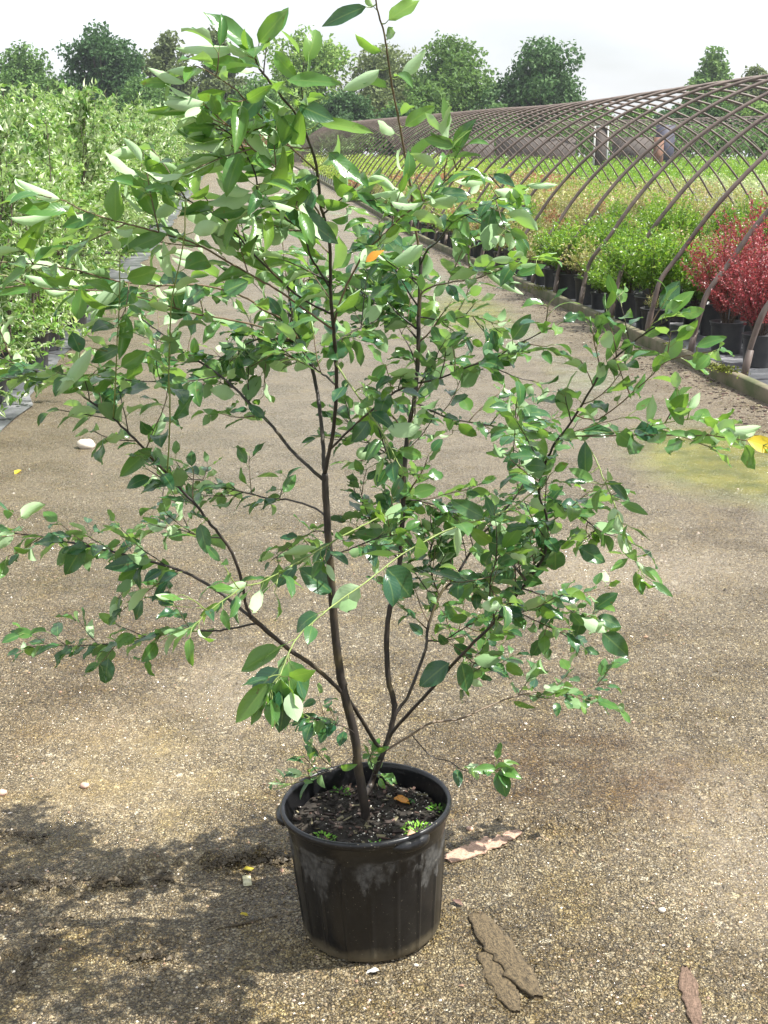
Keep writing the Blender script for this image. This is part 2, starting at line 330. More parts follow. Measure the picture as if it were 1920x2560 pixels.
# ------------------------------------------------------------------ ground
def nonuni(a, b, lo, hi, fine, coarse_growth=1.12):
    xs = list(np.arange(lo, hi, fine)); s = fine; x = hi
    while x < b: xs.append(x); s = min(s * coarse_growth, 12); x += s
    xs.append(b); s = fine; x = lo - fine; pre = []
    while x > a: pre.append(x); s = min(s * coarse_growth, 12); x -= s
    pre.append(a); return np.array(sorted(pre) + xs)
def clod(X, Y):
    """low ridges of wet dirt left of the pot, as tyre edges"""
    h = 0.
    for (x0, y0, x1, y1, wd, ht) in [(-.62, 2.78, -.22, 2.84, .035, .022), (-1.15, 2.62, -.62, 2.70, .045, .020), (-.80, 2.42, -.45, 2.50, .03, .014), (-1.1, 2.3, -.8, 2.36, .05, .016),
                                     (.3, 2.9, .9, 3.15, .12, .012), (-1.9, 3.0, -1.15, 2.86, .06, .02)]:
        dx, dy = x1 - x0, y1 - y0; t = max(0, min(1, ((X - x0) * dx + (Y - y0) * dy) / (dx * dx + dy * dy)))
        d = math.hypot(X - x0 - t * dx, Y - y0 - t * dy)
        if d < wd * 2.5:
            h += ht * math.exp(-(d / wd) ** 2) * max(0, .35 + 1.5 * noise.noise(Vector((X * 22, Y * 22, 3.1))) + .9 * noise.noise(Vector((X * 60, Y * 60, 9))))
    return h
def gh(X, Y):
    v = -.11214 * X + .99369 * Y; z = rise(v)
    if Y < 14 and abs(X) < 6:
        z += .008 * noise.noise(Vector((X * 1.3, Y * 1.3, 0))) + .005 * noise.noise(Vector((X * 4, Y * 4, 5)))
        if Y < 5 and abs(X) < 2: z += .005 * noise.noise(Vector((X * 13, Y * 13, 2))) + .0045 * noise.noise(Vector((X * 38, Y * 38, 4))) + clod(X, Y)
    return z
xs = nonuni(-160, 160, -1.35, 1.3, .013); ys = nonuni(-6, 230, 1.75, 4.1, .013, 1.05)
V = [(x, y, gh(x, y)) for y in ys for x in xs]; nx = len(xs)
Fc = [(j * nx + i, j * nx + i + 1, (j + 1) * nx + i + 1, (j + 1) * nx + i) for j in range(len(ys) - 1) for i in range(nx - 1)]
b = MB(); b.add(V, Fc); ground = b.build('ground', M['ground']); tag(ground, kind='structure')

def strip(name, u0, u1, v0, v1, zoff, mat, nu=6, jag=0.):
    b = MB(); vs = np.linspace(v0, v1, max(2, int((v1 - v0) / .4))); us = np.linspace(u0, u1, nu); V = []
    for v in vs:
        for i, u in enumerate(us):
            j = jag * noise.noise(Vector((v * 1.3, i == 0, 2.))) if i in (0, nu - 1) else 0
            P = W(u + j, v, 0); V.append((P[0], P[1], gh(P[0], P[1]) + zoff + .012 * max(0, noise.noise(Vector((u * 3, v * 3, 8))))))
    b.add(V, [(j * nu + i, j * nu + i + 1, (j + 1) * nu + i + 1, (j + 1) * nu + i) for j in range(len(vs) - 1) for i in range(nu - 1)])
    return tag(b.build(name, mat), kind='structure')
strip('weed_mat', -9, -1.50, 4.5, 74, .006, M['cloth'], 24, .12)
strip('weed_mat', 3.80, 30, 6.5, 74, .006, M['cloth'], 40)
M['far_lane'] = simple('far_lane', (.30, .26, .22), .9, .6, .2, 0, coords='Object')
strip('cross_lane', -30, 30, 75, 84, .008, M['far_lane'], 4)

# loose grit near the camera
def stone(b, p, r, mat=0):
    V = np.array([[1, 0, 0], [-1, 0, 0], [0, 1, 0], [0, -1, 0], [0, 0, 1], [0, 0, -1], [.6, .6, .5], [-.6, .5, .55], [.55, -.6, .5], [-.5, -.6, .5]], float)
    V = V[:6] * rng.uniform(.6, 1.25, (6, 1)) * np.array([r, r * rng.uniform(.6, 1), r * rng.uniform(.45, .8)])
    a = rng.uniform(0, 6.28); c, s = math.cos(a), math.sin(a); V = V @ np.array([[c, s, 0], [-s, c, 0], [0, 0, 1]]) + p
    b.add(V, [(0, 2, 4), (2, 1, 4), (1, 3, 4), (3, 0, 4), (2, 0, 5), (1, 2, 5), (3, 1, 5), (0, 3, 5)], mat)
def stones_mat():
    m, t, b, out = new_mat('grit_stone'); g = t.nodes.new('ShaderNodeNewGeometry')
    c = ramp(t, [(0, (.05, .038, .024)), (.3, (.15, .115, .065)), (.6, (.26, .20, .11)), (.85, (.36, .29, .18)), (.93, (.30, .18, .12)), (1, (.75, .70, .6))], g.outputs['Random Per Island']).outputs[0]
    t.links.new(c, b.inputs['Base Color']); t.links.new(maprange(t, g.outputs['Random Per Island'], 0, 1, .6, .2), b.inputs['Roughness']); return m
M['stone'] = stones_mat()
b = MB()
for i in range(24000):
    y = 1.75 + 4.2 * rng.random() ** 1.5; x = rng.uniform(-.33, .33) * (y + .7)
    if noise.noise(Vector((x * 2.2, y * 2.2, 1))) < -.12 and rng.random() < .8: continue
    stone(b, (x, y, gh(x, y) + .0005), rng.uniform(.0018, .0052) * (1 + .25 * (rng.random() < .1)))
for i in range(260):
    y = 1.8 + 5 * rng.random() ** 1.4; x = rng.uniform(-.33, .33) * (y + .7); stone(b, (x, y, gh(x, y) + .0005), rng.uniform(.005, .010))
tag(b.build('gravel', M['stone'], smooth=False), 'loose grit and small stones on the lane', 'gravel', kind='stuff')

# ------------------------------------------------------------------ leaves
def leaf_geo(b, base, d, n, Ln, Wd, mat=0, droop=.5, roll=.6, wave=0., NS=6, pet=.0):
    """blade from base along d with upper side towards n; roll>0 turns the edges up, droop bends the midrib down"""
    d = unit(d); n = unit(n - d * (n @ d)); s = np.cross(d, n)
    if pet: b.tube([base, base + d * pet * .5 + n * pet * .08, base + d * pet], [.0009, .0008, .0007], 3, 3, cap=False); base = base + d * pet
    V = []; UV = []; pos = base.copy(); cur = d.copy(); nn = n.copy(); ds = Ln / NS; tw = rng.normal(0, .25)
    for i in range(NS + 1):
        t = i / NS; wd = Wd * .5 * max(.02, (math.sin(PI * t ** .82)) ** .75) if 0 < i < NS else Wd * .012
        for a in (-1, -.55, 0, .55, 1):
            ang = roll * abs(a) * 1.15; sa = s * math.cos(tw * t) + nn * math.sin(tw * t); na = nn * math.cos(tw * t) - s * math.sin(tw * t)
            off = sa * (math.copysign(1, a) * wd * (math.sin(ang) / ang if ang > .01 else 1) * abs(a)) + na * (wd * abs(a) * (1 - math.cos(ang)) / max(ang, .01)) if a else 0 * s
            if wave and abs(a) == 1: off = off + na * wave * Wd * math.sin(t * 11 + a * 2 + tw * 9)
            V.append(pos + off); UV.append((a, t))
        th = droop / NS; cur, nn = cur * math.cos(th) - nn * math.sin(th), nn * math.cos(th) + cur * math.sin(th); pos = pos + cur * ds
    Fc = [(i * 5 + k, i * 5 + k + 1, (i + 1) * 5 + k + 1, (i + 1) * 5 + k) for i in range(NS) for k in range(4)]
    b.add(V, Fc, mat, UV)
def card_leaf(b, base, d, n, Ln, Wd, mat=0):
    """small folded 2-quad leaf for distant plants"""
    s = np.cross(d, n); k = n * Wd * .22
    V = [base, base + d * Ln * .5 - n * Ln * .02, base + d * Ln - n * Ln * .14, base + d * Ln * .45 + s * Wd * .5 + k, base + d * Ln * .45 - s * Wd * .5 + k]
    b.add(V, [(0, 3, 1), (3, 2, 1), (0, 1, 4), (1, 2, 4)], mat)
def rdir(): a = rng.normal(size=3); return a / np.linalg.norm(a)

# ------------------------------------------------------------------ the potted tree
PC = np.array([-.037, 2.54, 0.])
PC[2] = .0
root = empty('potted_tree', PC)
tag(root, 'multi-stemmed young tree in a large ribbed black plastic pot standing alone on the lane', 'potted tree')
PH = .31
def tilt(V):
    a = math.radians(2.4); V = np.asarray(V, float); c, s = math.cos(a), math.sin(a)
    return np.stack([V[:, 0] * c - V[:, 2] * s + .010, V[:, 1], V[:, 2] * c + V[:, 0] * s + .002], 1)
class MBt(MB):
    def add(s, V, Fc, mat=0, uv=None): MB.add(s, tilt(V) + PC, Fc, mat, uv)
ribs = [math.radians(d) for d in range(-88, 272, 20)]
def ribfn(t, r, z):
    if z > .248 or z < .006 or r < .14: return 0
    o = 0
    for rb in ribs:
        d = abs((t - rb + PI) % (2 * PI) - PI)
        if d < .03: o = max(o, .0035 * (1 - d / .03))
    return o + .0009 * math.sin(t * 3 + 1)
b = MBt()
prof = [(.0, .001), (.146, .001), (.151, .006), (.153, .020), (.156, .05), (.160, .10), (.1645, .15), (.168, .20), (.171, .243), (.1725, .250), (.1745, .256), (.1755, .288), (.179, .292), (.1865, .2935), (.1885, .299), (.1885, .3055), (.186, .3095), (.1815, .310), (.178, .3075), (.1765, .300), (.170, .262), (.164, .21), (.160, .20)]
b.lathe(prof, 240, fn=ribfn)
pot = b.build('pot', M['pot'], root)
for ang in (-57, 183, 63):
    b = MBt(); a0 = math.radians(ang); V = []; na, ns_ = 15, 10
    for i in range(na):
        t = (i / (na - 1) - .5) * 2; th = a0 + t * .26; e = max(.0, 1 - abs(t) ** 3.2)
        for k in range(ns_):
            f = 2 * PI * k / ns_; rr = .183 + (.013 * math.cos(f) + .004) * e; zz = .289 + .0145 * math.sin(f) * (.25 + .75 * e)
            V.append((rr * math.cos(th), rr * math.sin(th), zz))
    b.add(V, [(i * ns_ + k, (i + 1) * ns_ + k, (i + 1) * ns_ + (k + 1) % ns_, i * ns_ + (k + 1) % ns_) for i in range(na - 1) for k in range(ns_)])
    b.build('handle', M['pot'], root)
# potting mix: lumpy disc with bark chips, grit and moss
def soil_z(x, y): return .262 + .010 * noise.noise(Vector((x * 14, y * 14, 1))) + .006 * noise.noise(Vector((x * 45, y * 45, 6)))
b = MBt(); V = []; nr, na = 26, 72
for i in range(nr):
    r = .173 * i / (nr - 1)
    for k in range(na):
        t = 2 * PI * k / na; x, y = r * math.cos(t), r * math.sin(t); V.append((x, y, soil_z(x, y) - (.012 if i == nr - 1 else 0)))
b.add(V, [(i * na + k, (i + 1) * na + k, (i + 1) * na + (k + 1) % na, i * na + (k + 1) % na) for i in range(nr - 1) for k in range(na)], 0)
for i in range(520):
    r = .166 * math.sqrt(rng.random()); t = rng.uniform(0, 6.28); x, y = r * math.cos(t), r * math.sin(t)
    l, wd_, h = .005 + .022 * rng.random() ** 2.5, rng.uniform(.002, .009), rng.uniform(.001, .004)
    q = Vector(rdir() * .5 + np.array([0, 0, 1.])).to_track_quat('Z', 'Y').to_matrix()
    ca = rng.uniform(0, 6.28); Rz = np.array([[math.cos(ca), -math.sin(ca), 0], [math.sin(ca), math.cos(ca), 0], [0, 0, 1]])
    b.box((x, y, soil_z(x, y) + .003), (l, wd_, h), rot=np.array(q) @ Rz, mat=rng.choice([1, 1, 0, 2, 3, 0, 1, 0, 0]))
for i in range(260):
    r = .166 * math.sqrt(rng.random()); t = rng.uniform(-1.9, 1.2) if rng.random() < .7 else rng.uniform(0, 6.28); x, y = r * math.cos(t), r * math.sin(t)
    stone(b, np.array((x, y, soil_z(x, y) + .003)), rng.uniform(.0012, .003), 4)
M['chip_a'] = simple('bark_chip_dark', (.045, .030, .024), .8, 50); M['chip_b'] = simple('bark_chip_red', (.15, .09, .07), .8, 50)
M['chip_c'] = simple('bark_chip_pale', (.22, .19, .11), .8, 50); M['perlite'] = simple('perlite', (.65, .62, .55), .8, 50)
b.build('potting_mix', [M['soil'], M['chip_a'], M['chip_b'], M['chip_c'], M['perlite']], root, smooth=False)
M['weed'] = leaf_mat('weed_leaf', [(.10, .30, .02), (.18, .42, .04)], (.2, .35, .08), .5, .3, (.4, .7, .05), veins=False)
for (wx, wy, wr, wn_) in ((-.088, -.085, .022, 80), (.108, -.055, .030, 90), (.155, .03, .018, 40), (-.06, .12, .02, 30), (.02, -.125, .02, 25)):
    b = MBt()
    for i in range(wn_):
        a = rng.uniform(0, 6.28); r = wr * math.sqrt(rng.random()); x, y = wx + r * math.cos(a), wy + r * math.sin(a)
        d = unit(np.array([math.cos(a), math.sin(a), rng.uniform(.1, 1.2)])); card_leaf(b, np.array([x, y, soil_z(x, y) + rng.uniform(0, .008)]), d, unit(np.cross(np.cross(d, [0, 0, 1.]), d) + 1e-6), rng.uniform(.005, .010), .005, 0)
    b.build('weed', M['weed'], root)

# ---- stems and branches, each a path with its own distance from the camera
SPINES = []      # (list of sample points, radii) for attaching
def nearest_Y(x, y):
    best = None
    for P, r in SPINES:
        for p, rr in zip(P, r):
            q = proj(p); e = (q[0] - x) ** 2 + (q[1] - y) ** 2
            if best is None or e < best[0]: best = (e, p, rr)
    return best
LEAFMATS = [M['leaf'], M['leaf_young'], M['leaf_yellow'], M['bark_green']]
BUILD = []
def make_branch(pts, Y0, Y1, r0, r1, name='branch', leaves=(0.3, .022), Ls=(.048, .064), bias=(0, 0, 0), young=.3, twigs=6, tlen=(.08, .2), bmat='bark', roll=(.1, .7), ypow=1., thin=1., flip=.12, wfac=.56, twig_leaves=.022, join=True, side_bias=.35):
    n = len(pts); pts = [np.array(p, float) for p in pts]
    if join and SPINES:
        e, p, rr = nearest_Y(*pts[0]); 
        if Y0 is None: Y0 = p[1]
        r0 = min(r0, rr * .92) if e < 900 else r0
    P = []
    seg = [0.]
    for i in range(1, n): seg.append(seg[-1] + np.linalg.norm(pts[i] - pts[i - 1]))
    for i in range(n): P.append(at(pts[i][0], pts[i][1], Y0 + (Y1 - Y0) * (seg[i] / seg[-1]) ** ypow))
    if join and SPINES and e < 2500: P[0] = np.array(p)
    S = smooth_path(P, 6); S[1:-1] += rng.normal(0, .0004, (len(S) - 2, 3))
    leaves = (leaves[0], leaves[1] * .80 / thin); twigs = int(round(twigs * 1.2 * thin)); twig_leaves *= .86; Ls = (Ls[0] * .86, Ls[1] * 1.02)
    ln = np.concatenate([[0], np.cumsum(np.linalg.norm(np.diff(S, axis=0), axis=1))]); tot = ln[-1]
    rad = r1 + (r0 - r1) * (1 - ln / tot) ** .8
    rad = np.maximum(rad * .70, .0009) * (1 + .03 * np.sin(ln * 90))
    SPINES.append((S, rad))
    wood = MB(); wood.tube(S, rad, 10 if r0 > .006 else 7, 0)
    fol = MB(); bv = np.array(bias, float)
    def at_len(a):
        i = min(len(S) - 2, max(0, int(np.searchsorted(ln, a)) - 1)); t = (a - ln[i]) / max(1e-6, ln[i + 1] - ln[i])
        return S[i] + (S[i + 1] - S[i]) * t, unit(S[i + 1] - S[i])
    def put_leaf(p, tdir, k, tipf):
        side = unit(np.cross(tdir, [0, 0, 1.]) + 1e-6) * (1 if k % 2 else -1)
        mat0 = 1 if rng.random() < young * (.4 + 1.1 * tipf) else 0
        d = unit(tdir * rng.uniform(.45, 1.1) + side * rng.uniform(.4, 1.) + rdir() * .45 + np.array([0, 0, rng.uniform(-.35, .3)]) + bv)
        nrm = unit(np.array([0, 0, 1.]) + rdir() * (.7 if mat0 == 0 else 1.15))
        if rng.random() < flip: nrm = unit(nrm * np.array([1, 1, -1.]) + [-.2, .3, 0])
        Ln = rng.uniform(*Ls) * (.72 + .28 * min(1, 1.6 * (1 - tipf))) if tipf > .8 else rng.uniform(*Ls)
        mat = mat0
        if False: mat = 2
        leaf_geo(fol, p, d, nrm, Ln, Ln * wfac * rng.uniform(.85, 1.15), mat, rng.uniform(-.2, 1.3), rng.uniform(*roll), rng.uniform(0, .16), 6, rng.uniform(.010, .018))
    a = leaves[0] * tot; k = int(rng.integers(2))
    while a < tot and leaves[1] > 0:
        p, td = at_len(a); put_leaf(p, td, k, a / tot); k += 1; a += leaves[1] * rng.uniform(.6, 1.4)
    if leaves[1] > 0:
        for j in range(2): put_leaf(S[-1], unit(S[-1] - S[-2]), j, 1.)
    for j in range(twigs):
        a = tot * (leaves[0] + (1 - leaves[0]) * ((j + rng.uniform(.1, .9)) / max(1, twigs)) * .95)
        p, td = at_len(a); side = unit(np.cross(td, rdir()))
        d = unit(td * rng.uniform(.4, .9) + side * .8 + np.array([0, 0, side_bias * rng.uniform(0, 1)]) + bv * .6); tl = rng.uniform(tlen[0], tlen[1] * 1.12) * (1.1 - .5 * a / tot)
        Q = [p]; cur = d
        for i in range(5): cur = unit(cur + rdir() * .16 + np.array([0, 0, .05])); Q.append(Q[-1] + cur * tl / 5)
        Q = np.array(Q); rr = max(.0012, min(.0028, np.interp(a, ln, rad) * .5)); wood.tube(Q, np.linspace(rr, .0008, 6), 5, 0 if rng.random() < .5 else 1)
        q = .15 * tl; kk = int(rng.integers(2))
        while q < tl:
            f = q / tl * 5; i = min(4, int(f)); put_leaf(Q[i] + (Q[i + 1] - Q[i]) * (f - i), unit(Q[i + 1] - Q[i]), kk, .5 + .5 * q / tl); kk += 1; q += twig_leaves * rng.uniform(.6, 1.4)
        put_leaf(Q[-1], cur, kk, 1.)
    wo_ = wood.build(name, [M[bmat], M['bark_young']], root)
    if fol.n:
        fo = fol.build('foliage', LEAFMATS, None); fo.parent = wo_
        # wood sits at the root's origin, so foliage verts are shifted the same way
        co = np.zeros(len(fo.data.vertices) * 3); fo.data.vertices.foreach_get('co', co); co = (co.reshape(-1, 3) - PC).ravel(); fo.data.vertices.foreach_set('co', co); fo.data.update()
    return S

UPL = dict(Ls=(.066, .086), young=.75, wfac=.42, roll=(.3, 1.5), bias=(-.35, 0, -.1), thin=.52, flip=.4)
# stem A, the tall left stem with its leader
make_branch([(912, 2065), (913, 2030), (905, 1975), (895, 1915), (889, 1850), (868, 1762), (850, 1680), (836, 1565), (828, 1450), (820, 1330), (814, 1230), (812, 1184)], 2.545, 2.50, .0155, .0098, 'stem', (.6, 0), twigs=0)
make_branch([(812, 1184), (826, 1115), (833, 1080), (842, 964), (838, 880), (833, 813), (826, 720), (824, 600), (804, 521), (793, 428), (775, 359), (746, 295), (700, 237), (654, 179), (637, 145)], None, 1.98, .0095, .0022, 'branch', (.35, .028), twigs=13, tlen=(.07, .16), ypow=1.4, **UPL)
make_branch([(812, 1184), (809, 1150), (807, 1103), (800, 1030), (790, 964), (772, 900), (745, 860), (729, 848), (722, 800), (735, 740), (752, 690)], None, 2.8, .009, .004, 'branch', (.55, .03), twigs=12, tlen=(.08, .2))
# stem B, the right stem rising to the very top of the frame
make_branch([(925, 1990), (925, 1965), (945, 1915), (958, 1880), (972, 1840), (985, 1785), (983, 1745), (971, 1698), (966, 1605), (974, 1524), (986, 1489), (1000, 1400), (1006, 1300), (1010, 1190), (1020, 1080), (1035, 1005), (1044, 907), (1047, 791), (1051, 687), (1052, 640)], 2.62, 2.72, .0135, .0058, 'stem', (.5, .055), twigs=11, tlen=(.1, .22), Ls=(.045, .062))
make_branch([(1052, 645), (1044, 600), (1035, 550), (1024, 451), (1009, 370), (995, 289), (983, 231), (971, 156), (960, 81), (943, 20), (938, -40)], None, 2.3, .0056, .002, 'branch', (.12, .06), twigs=0, bmat='bark_young', Ls=(.055, .07), wfac=.42, young=.6, roll=(.3, 1.))
make_branch([(984, 1790), (1003, 1765), (1024, 1732), (1064, 1622), (1070, 1570), (1099, 1489), (1134, 1449), (1174, 1385), (1209, 1333), (1243, 1298), (1290, 1240), (1320, 1190)], None, 2.9, .0075, .003, 'stem', (.3, .04), twigs=12, tlen=(.08, .16), Ls=(.04, .058))
make_branch([(975, 1850), (995, 1813), (1070, 1732), (1157, 1634), (1238, 1553), (1290, 1489), (1330, 1437), (1359, 1391), (1368, 1340), (1365, 1287), (1348, 1240), (1353, 1190), (1380, 1120), (1423, 1063), (1469, 988), (1504, 930), (1544, 890), (1597, 844), (1654, 809), (1690, 790)], None, 2.15, .0085, .0018, 'stem', (.3, .045), twigs=18, tlen=(.07, .17), Ls=(.045, .062), bias=(.1, 0, 0))
make_branch([(1209, 1335), (1249, 1385), (1284, 1414), (1313, 1449)], None, 2.35, .005, .0045, 'branch', (.3, 0), twigs=3)
make_branch([(1440, 1040), (1480, 1050), (1510, 1040), (1568, 994), (1631, 936), (1660, 907), (1712, 890), (1782, 878)], None, 2.05, .0035, .0012, 'branch', (.3, .03), twigs=2, tlen=(.05, .1), bmat='bark_young', Ls=(.042, .058), young=.7)
make_branch([(1400, 1095), (1481, 1090), (1560, 1088), (1654, 1088), (1770, 1089), (1863, 1101), (1909, 1113)], None, 1.95, .0032, .0012, 'branch', (.35, .04), twigs=2, tlen=(.05, .1), bmat='bark_young', Ls=(.055, .07), young=.7)
make_branch([(1450, 1095), (1527, 1081), (1602, 1069), (1695, 1052), (1758, 1046)], None, 2.1, .0024, .001, 'branch', (.3, .03), twigs=1, tlen=(.05, .08), bmat='bark_green', young=.7)
make_branch([(1450, 1120), (1490, 1150), (1510, 1200), (1533, 1252), (1568, 1345), (1591, 1402), (1610, 1440)], None, 2.0, .0022, .001, 'branch', (.3, .032), twigs=2, tlen=(.04, .08), bmat='bark_green', Ls=(.045, .06), young=.6, wfac=.36)
make_branch([(1307, 1472), (1377, 1495), (1440, 1536), (1504, 1570)], None, 2.75, .003, .001, 'branch', (.2, .028), twigs=4, tlen=(.05, .12), Ls=(.045, .062))
make_branch([(1296, 1541), (1377, 1570), (1430, 1600), (1450, 1625)], None, 2.8, .0025, .001, 'branch', (.3, .03), twigs=3, tlen=(.05, .1), Ls=(.042, .058))
make_branch([(977, 1889), (1029, 1837), (1076, 1808), (1151, 1796), (1232, 1761), (1296, 1738), (1365, 1727), (1452, 1724), (1510, 1709)], None, 2.95, .0042, .0013, 'branch', (.55, .03), twigs=5, tlen=(.08, .16), bmat='bark_young', Ls=(.045, .06), young=.3)
make_branch([(1035, 1854), (1076, 1889), (1122, 1903), (1161, 1927), (1219, 1927), (1250, 1925)], None, 2.6, .0022, .001, 'branch', (.55, .02), twigs=1, tlen=(.03, .06), Ls=(.045, .062), young=.5)
# stem C, leaning far to the left, forking twice
make_branch([(955, 1878), (940, 1858), (926, 1837), (880, 1761), (833, 1709), (781, 1663), (729, 1628), (666, 1576), (628, 1543)], None, 2.35, .009, .0070, 'stem', (.5, 0), twigs=0)
make_branch([(628, 1543), (613, 1507), (605, 1455), (584, 1391), (556, 1345), (521, 1304), (492, 1264), (457, 1229), (417, 1184), (347, 1109), (284, 1045), (220, 999), (168, 958), (75, 924), (0, 895), (-60, 880)], None, 2.2, .0062, .0018, 'branch', (.3, .045), twigs=13, tlen=(.06, .17), Ls=(.045, .062), bias=(-.15, 0, 0))
make_branch([(628, 1543), (567, 1495), (509, 1455), (451, 1426), (370, 1402), (278, 1379), (203, 1362), (87, 1339), (0, 1333), (-70, 1335)], None, 2.6, .0055, .0016, 'branch', (.25, .035), twigs=12, tlen=(.07, .17), Ls=(.045, .064), bias=(-.1, 0, -.25), side_bias=-.2)
make_branch([(642, 1559), (550, 1576), (500, 1577), (405, 1582), (307, 1605), (203, 1614), (116, 1614), (60, 1620)], None, 2.75, .0034, .001, 'branch', (.2, .03), twigs=6, tlen=(.05, .11), Ls=(.048, .066), bias=(-.15, 0, -.1), side_bias=0)
make_branch([(417, 1184), (425, 1045), (422, 929), (425, 843), (428, 756), (443, 686), (460, 596), (463, 498)], None, 1.95, .003, .0012, 'branch', (.15, .045), twigs=0, bmat='bark_green', Ls=(.055, .07), young=.7)
make_branch([(284, 1045), (289, 953), (292, 860), (298, 767), (300, 640)], None, 1.95, .0024, .001, 'branch', (.15, .05), twigs=0, bmat='bark_green', Ls=(.05, .065), young=.8)
# long branches off stem A to the left
make_branch([(807, 1205), (735, 1132), (683, 1068), (637, 1022), (579, 964), (521, 918), (463, 883), (417, 843), (376, 814), (341, 785)], None, 2.95, .0055, .002, 'branch', (.3, .04), twigs=8, tlen=(.08, .18), Ls=(.045, .062))
make_branch([(555, 935), (490, 950), (420, 955), (300, 950), (203, 945), (140, 930)], None, 2.1, .002, .001, 'branch', (.1, .035), twigs=3, tlen=(.05, .1), Ls=(.052, .068), young=.5)
make_branch([(735, 850), (660, 820), (573, 799), (492, 785), (428, 767), (341, 741), (260, 727), (150, 724), (58, 715), (0, 720)], None, 1.95, .0042, .0012, 'branch', (.2, .03), twigs=6, tlen=(.06, .13), bmat='bark_young', **{**UPL, 'bias': (-.4, 0, -.05)})
make_branch([(780, 870), (720, 810), (654, 773), (625, 750), (567, 727), (492, 712), (405, 714), (324, 707), (260, 695), (190, 675), (90, 660), (0, 655)], None, 1.85, .0045, .0012, 'branch', (.25, .028), twigs=7, tlen=(.06, .13), bmat='bark_young', **{**UPL, 'bias': (-.4, 0, -.05)})
make_branch([(825, 830), (770, 780), (706, 733), (637, 692), (579, 660), (498, 613), (428, 590), (347, 567), (278, 550), (203, 524), (162, 503), (110, 490)], None, 1.85, .0045, .0012, 'branch', (.3, .028), twigs=8, tlen=(.06, .14), bmat='bark_young', **{**UPL, 'bias': (-.4, 0, 0)})
make_branch([(822, 790), (760, 750), (690, 690), (630, 630), (579, 573), (550, 544), (469, 500), (420, 470)], None, 2.05, .0045, .0015, 'branch', (.35, .03), twigs=7, tlen=(.06, .14), **UPL)
make_branch([(826, 720), (800, 680), (775, 637), (758, 579), (712, 544), (683, 515), (650, 498), (637, 434), (608, 370), (584, 341), (520, 300)], None, 1.95, .004, .0013, 'branch', (.3, .026), twigs=8, tlen=(.06, .13), **UPL)
make_branch([(824, 610), (800, 540), (781, 509), (741, 469), (694, 422), (648, 388), (600, 340), (555, 301), (509, 260)], None, 1.9, .004, .0012, 'branch', (.3, .026), twigs=7, tlen=(.06, .13), bmat='bark_young', **UPL)
make_branch([(793, 428), (740, 380), (700, 340), (650, 290), (602, 237), (567, 208), (521, 179), (490, 165)], None, 1.9, .003, .0011, 'branch', (.2, .024), twigs=6, tlen=(.05, .11), bmat='bark_young', **UPL)
make_branch([(804, 530), (850, 500), (885, 470), (900, 440)], None, 2.2, .003, .001, 'branch', (.1, .025), twigs=3, tlen=(.05, .1), **{**UPL, 'bias': (.1, 0, -.1)})
# right side and middle
make_branch([(833, 813), (860, 730), (908, 637), (952, 594), (988, 557), (1017, 532), (1053, 507), (1089, 481), (1111, 456), (1140, 427), (1151, 406), (1155, 370)], None, 2.15, .0042, .0012, 'branch', (.35, .028), twigs=6, tlen=(.05, .11), bmat='bark_young', Ls=(.055, .072), young=.6, wfac=.42, roll=(.3, 1.), bias=(.1, 0, 0))
make_branch([(1052, 660), (1068, 626), (1093, 604), (1115, 575), (1136, 550), (1176, 532), (1227, 503), (1290, 480)], None, 2.2, .0035, .0012, 'branch', (.3, .022), twigs=6, tlen=(.05, .12), Ls=(.055, .072), young=.5, wfac=.42, roll=(.3, 1.), bias=(.25, 0, 0))
make_branch([(1047, 800), (1058, 728), (1134, 705), (1194, 695), (1252, 673), (1306, 651), (1345, 645)], None, 2.2, .003, .001, 'branch', (.3, .03), twigs=3, tlen=(.05, .1), bmat='bark_young', Ls=(.052, .07), young=.5, wfac=.42)
make_branch([(838, 1130), (880, 1070), (960, 1000), (1018, 965), (1093, 948), (1180, 913), (1238, 896), (1272, 872), (1353, 832), (1390, 815)], None, 2.15, .0045, .0012, 'branch', (.3, .032), twigs=8, tlen=(.06, .14), Ls=(.045, .062), bias=(.1, 0, 0))
make_branch([(1320, 1190), (1295, 1165), (1284, 1139), (1287, 1069), (1290, 1017), (1295, 990)], None, 2.3, .0022, .001, 'branch', (.3, .03), twigs=2, tlen=(.04, .08), Ls=(.04, .056))
make_branch([(1010, 1250), (1080, 1260), (1150, 1290), (1209, 1320)], None, 2.85, .003, .002, 'branch', (.1, .03), twigs=6, tlen=(.07, .15), Ls=(.042, .058))
make_branch([(1035, 1005), (1110, 1040), (1200, 1060), (1290, 1070), (1380, 1060)], None, 2.95, .0035, .0015, 'branch', (.1, .03), twigs=8, tlen=(.08, .17), Ls=(.042, .06))
make_branch([(1012, 1170), (960, 1130), (900, 1090), (860, 1040)], None, 2.9, .003, .0012, 'branch', (.15, .03), twigs=5, tlen=(.07, .14), Ls=(.042, .058))
make_branch([(835, 905), (850, 925), (914, 1018), (960, 1088), (995, 1157), (1010, 1180)], None, 2.2, .0026, .0012, 'branch', (.2, .035), twigs=2, tlen=(.05, .1), bmat='bark_green', Ls=(.048, .064))
make_branch([(818, 1300), (787, 1270), (723, 1250), (666, 1245), (567, 1219), (500, 1200), (430, 1200)], None, 2.9, .0034, .0012, 'branch', (.3, .024), twigs=8, tlen=(.06, .13), Ls=(.04, .056), bias=(-.1, 0, .05))
make_branch([(820, 1395), (870, 1375), (930, 1350), (1000, 1335)], None, 2.4, .0022, .0010, 'branch', (.2, .03), twigs=3, tlen=(.05, .1), Ls=(.042, .056))
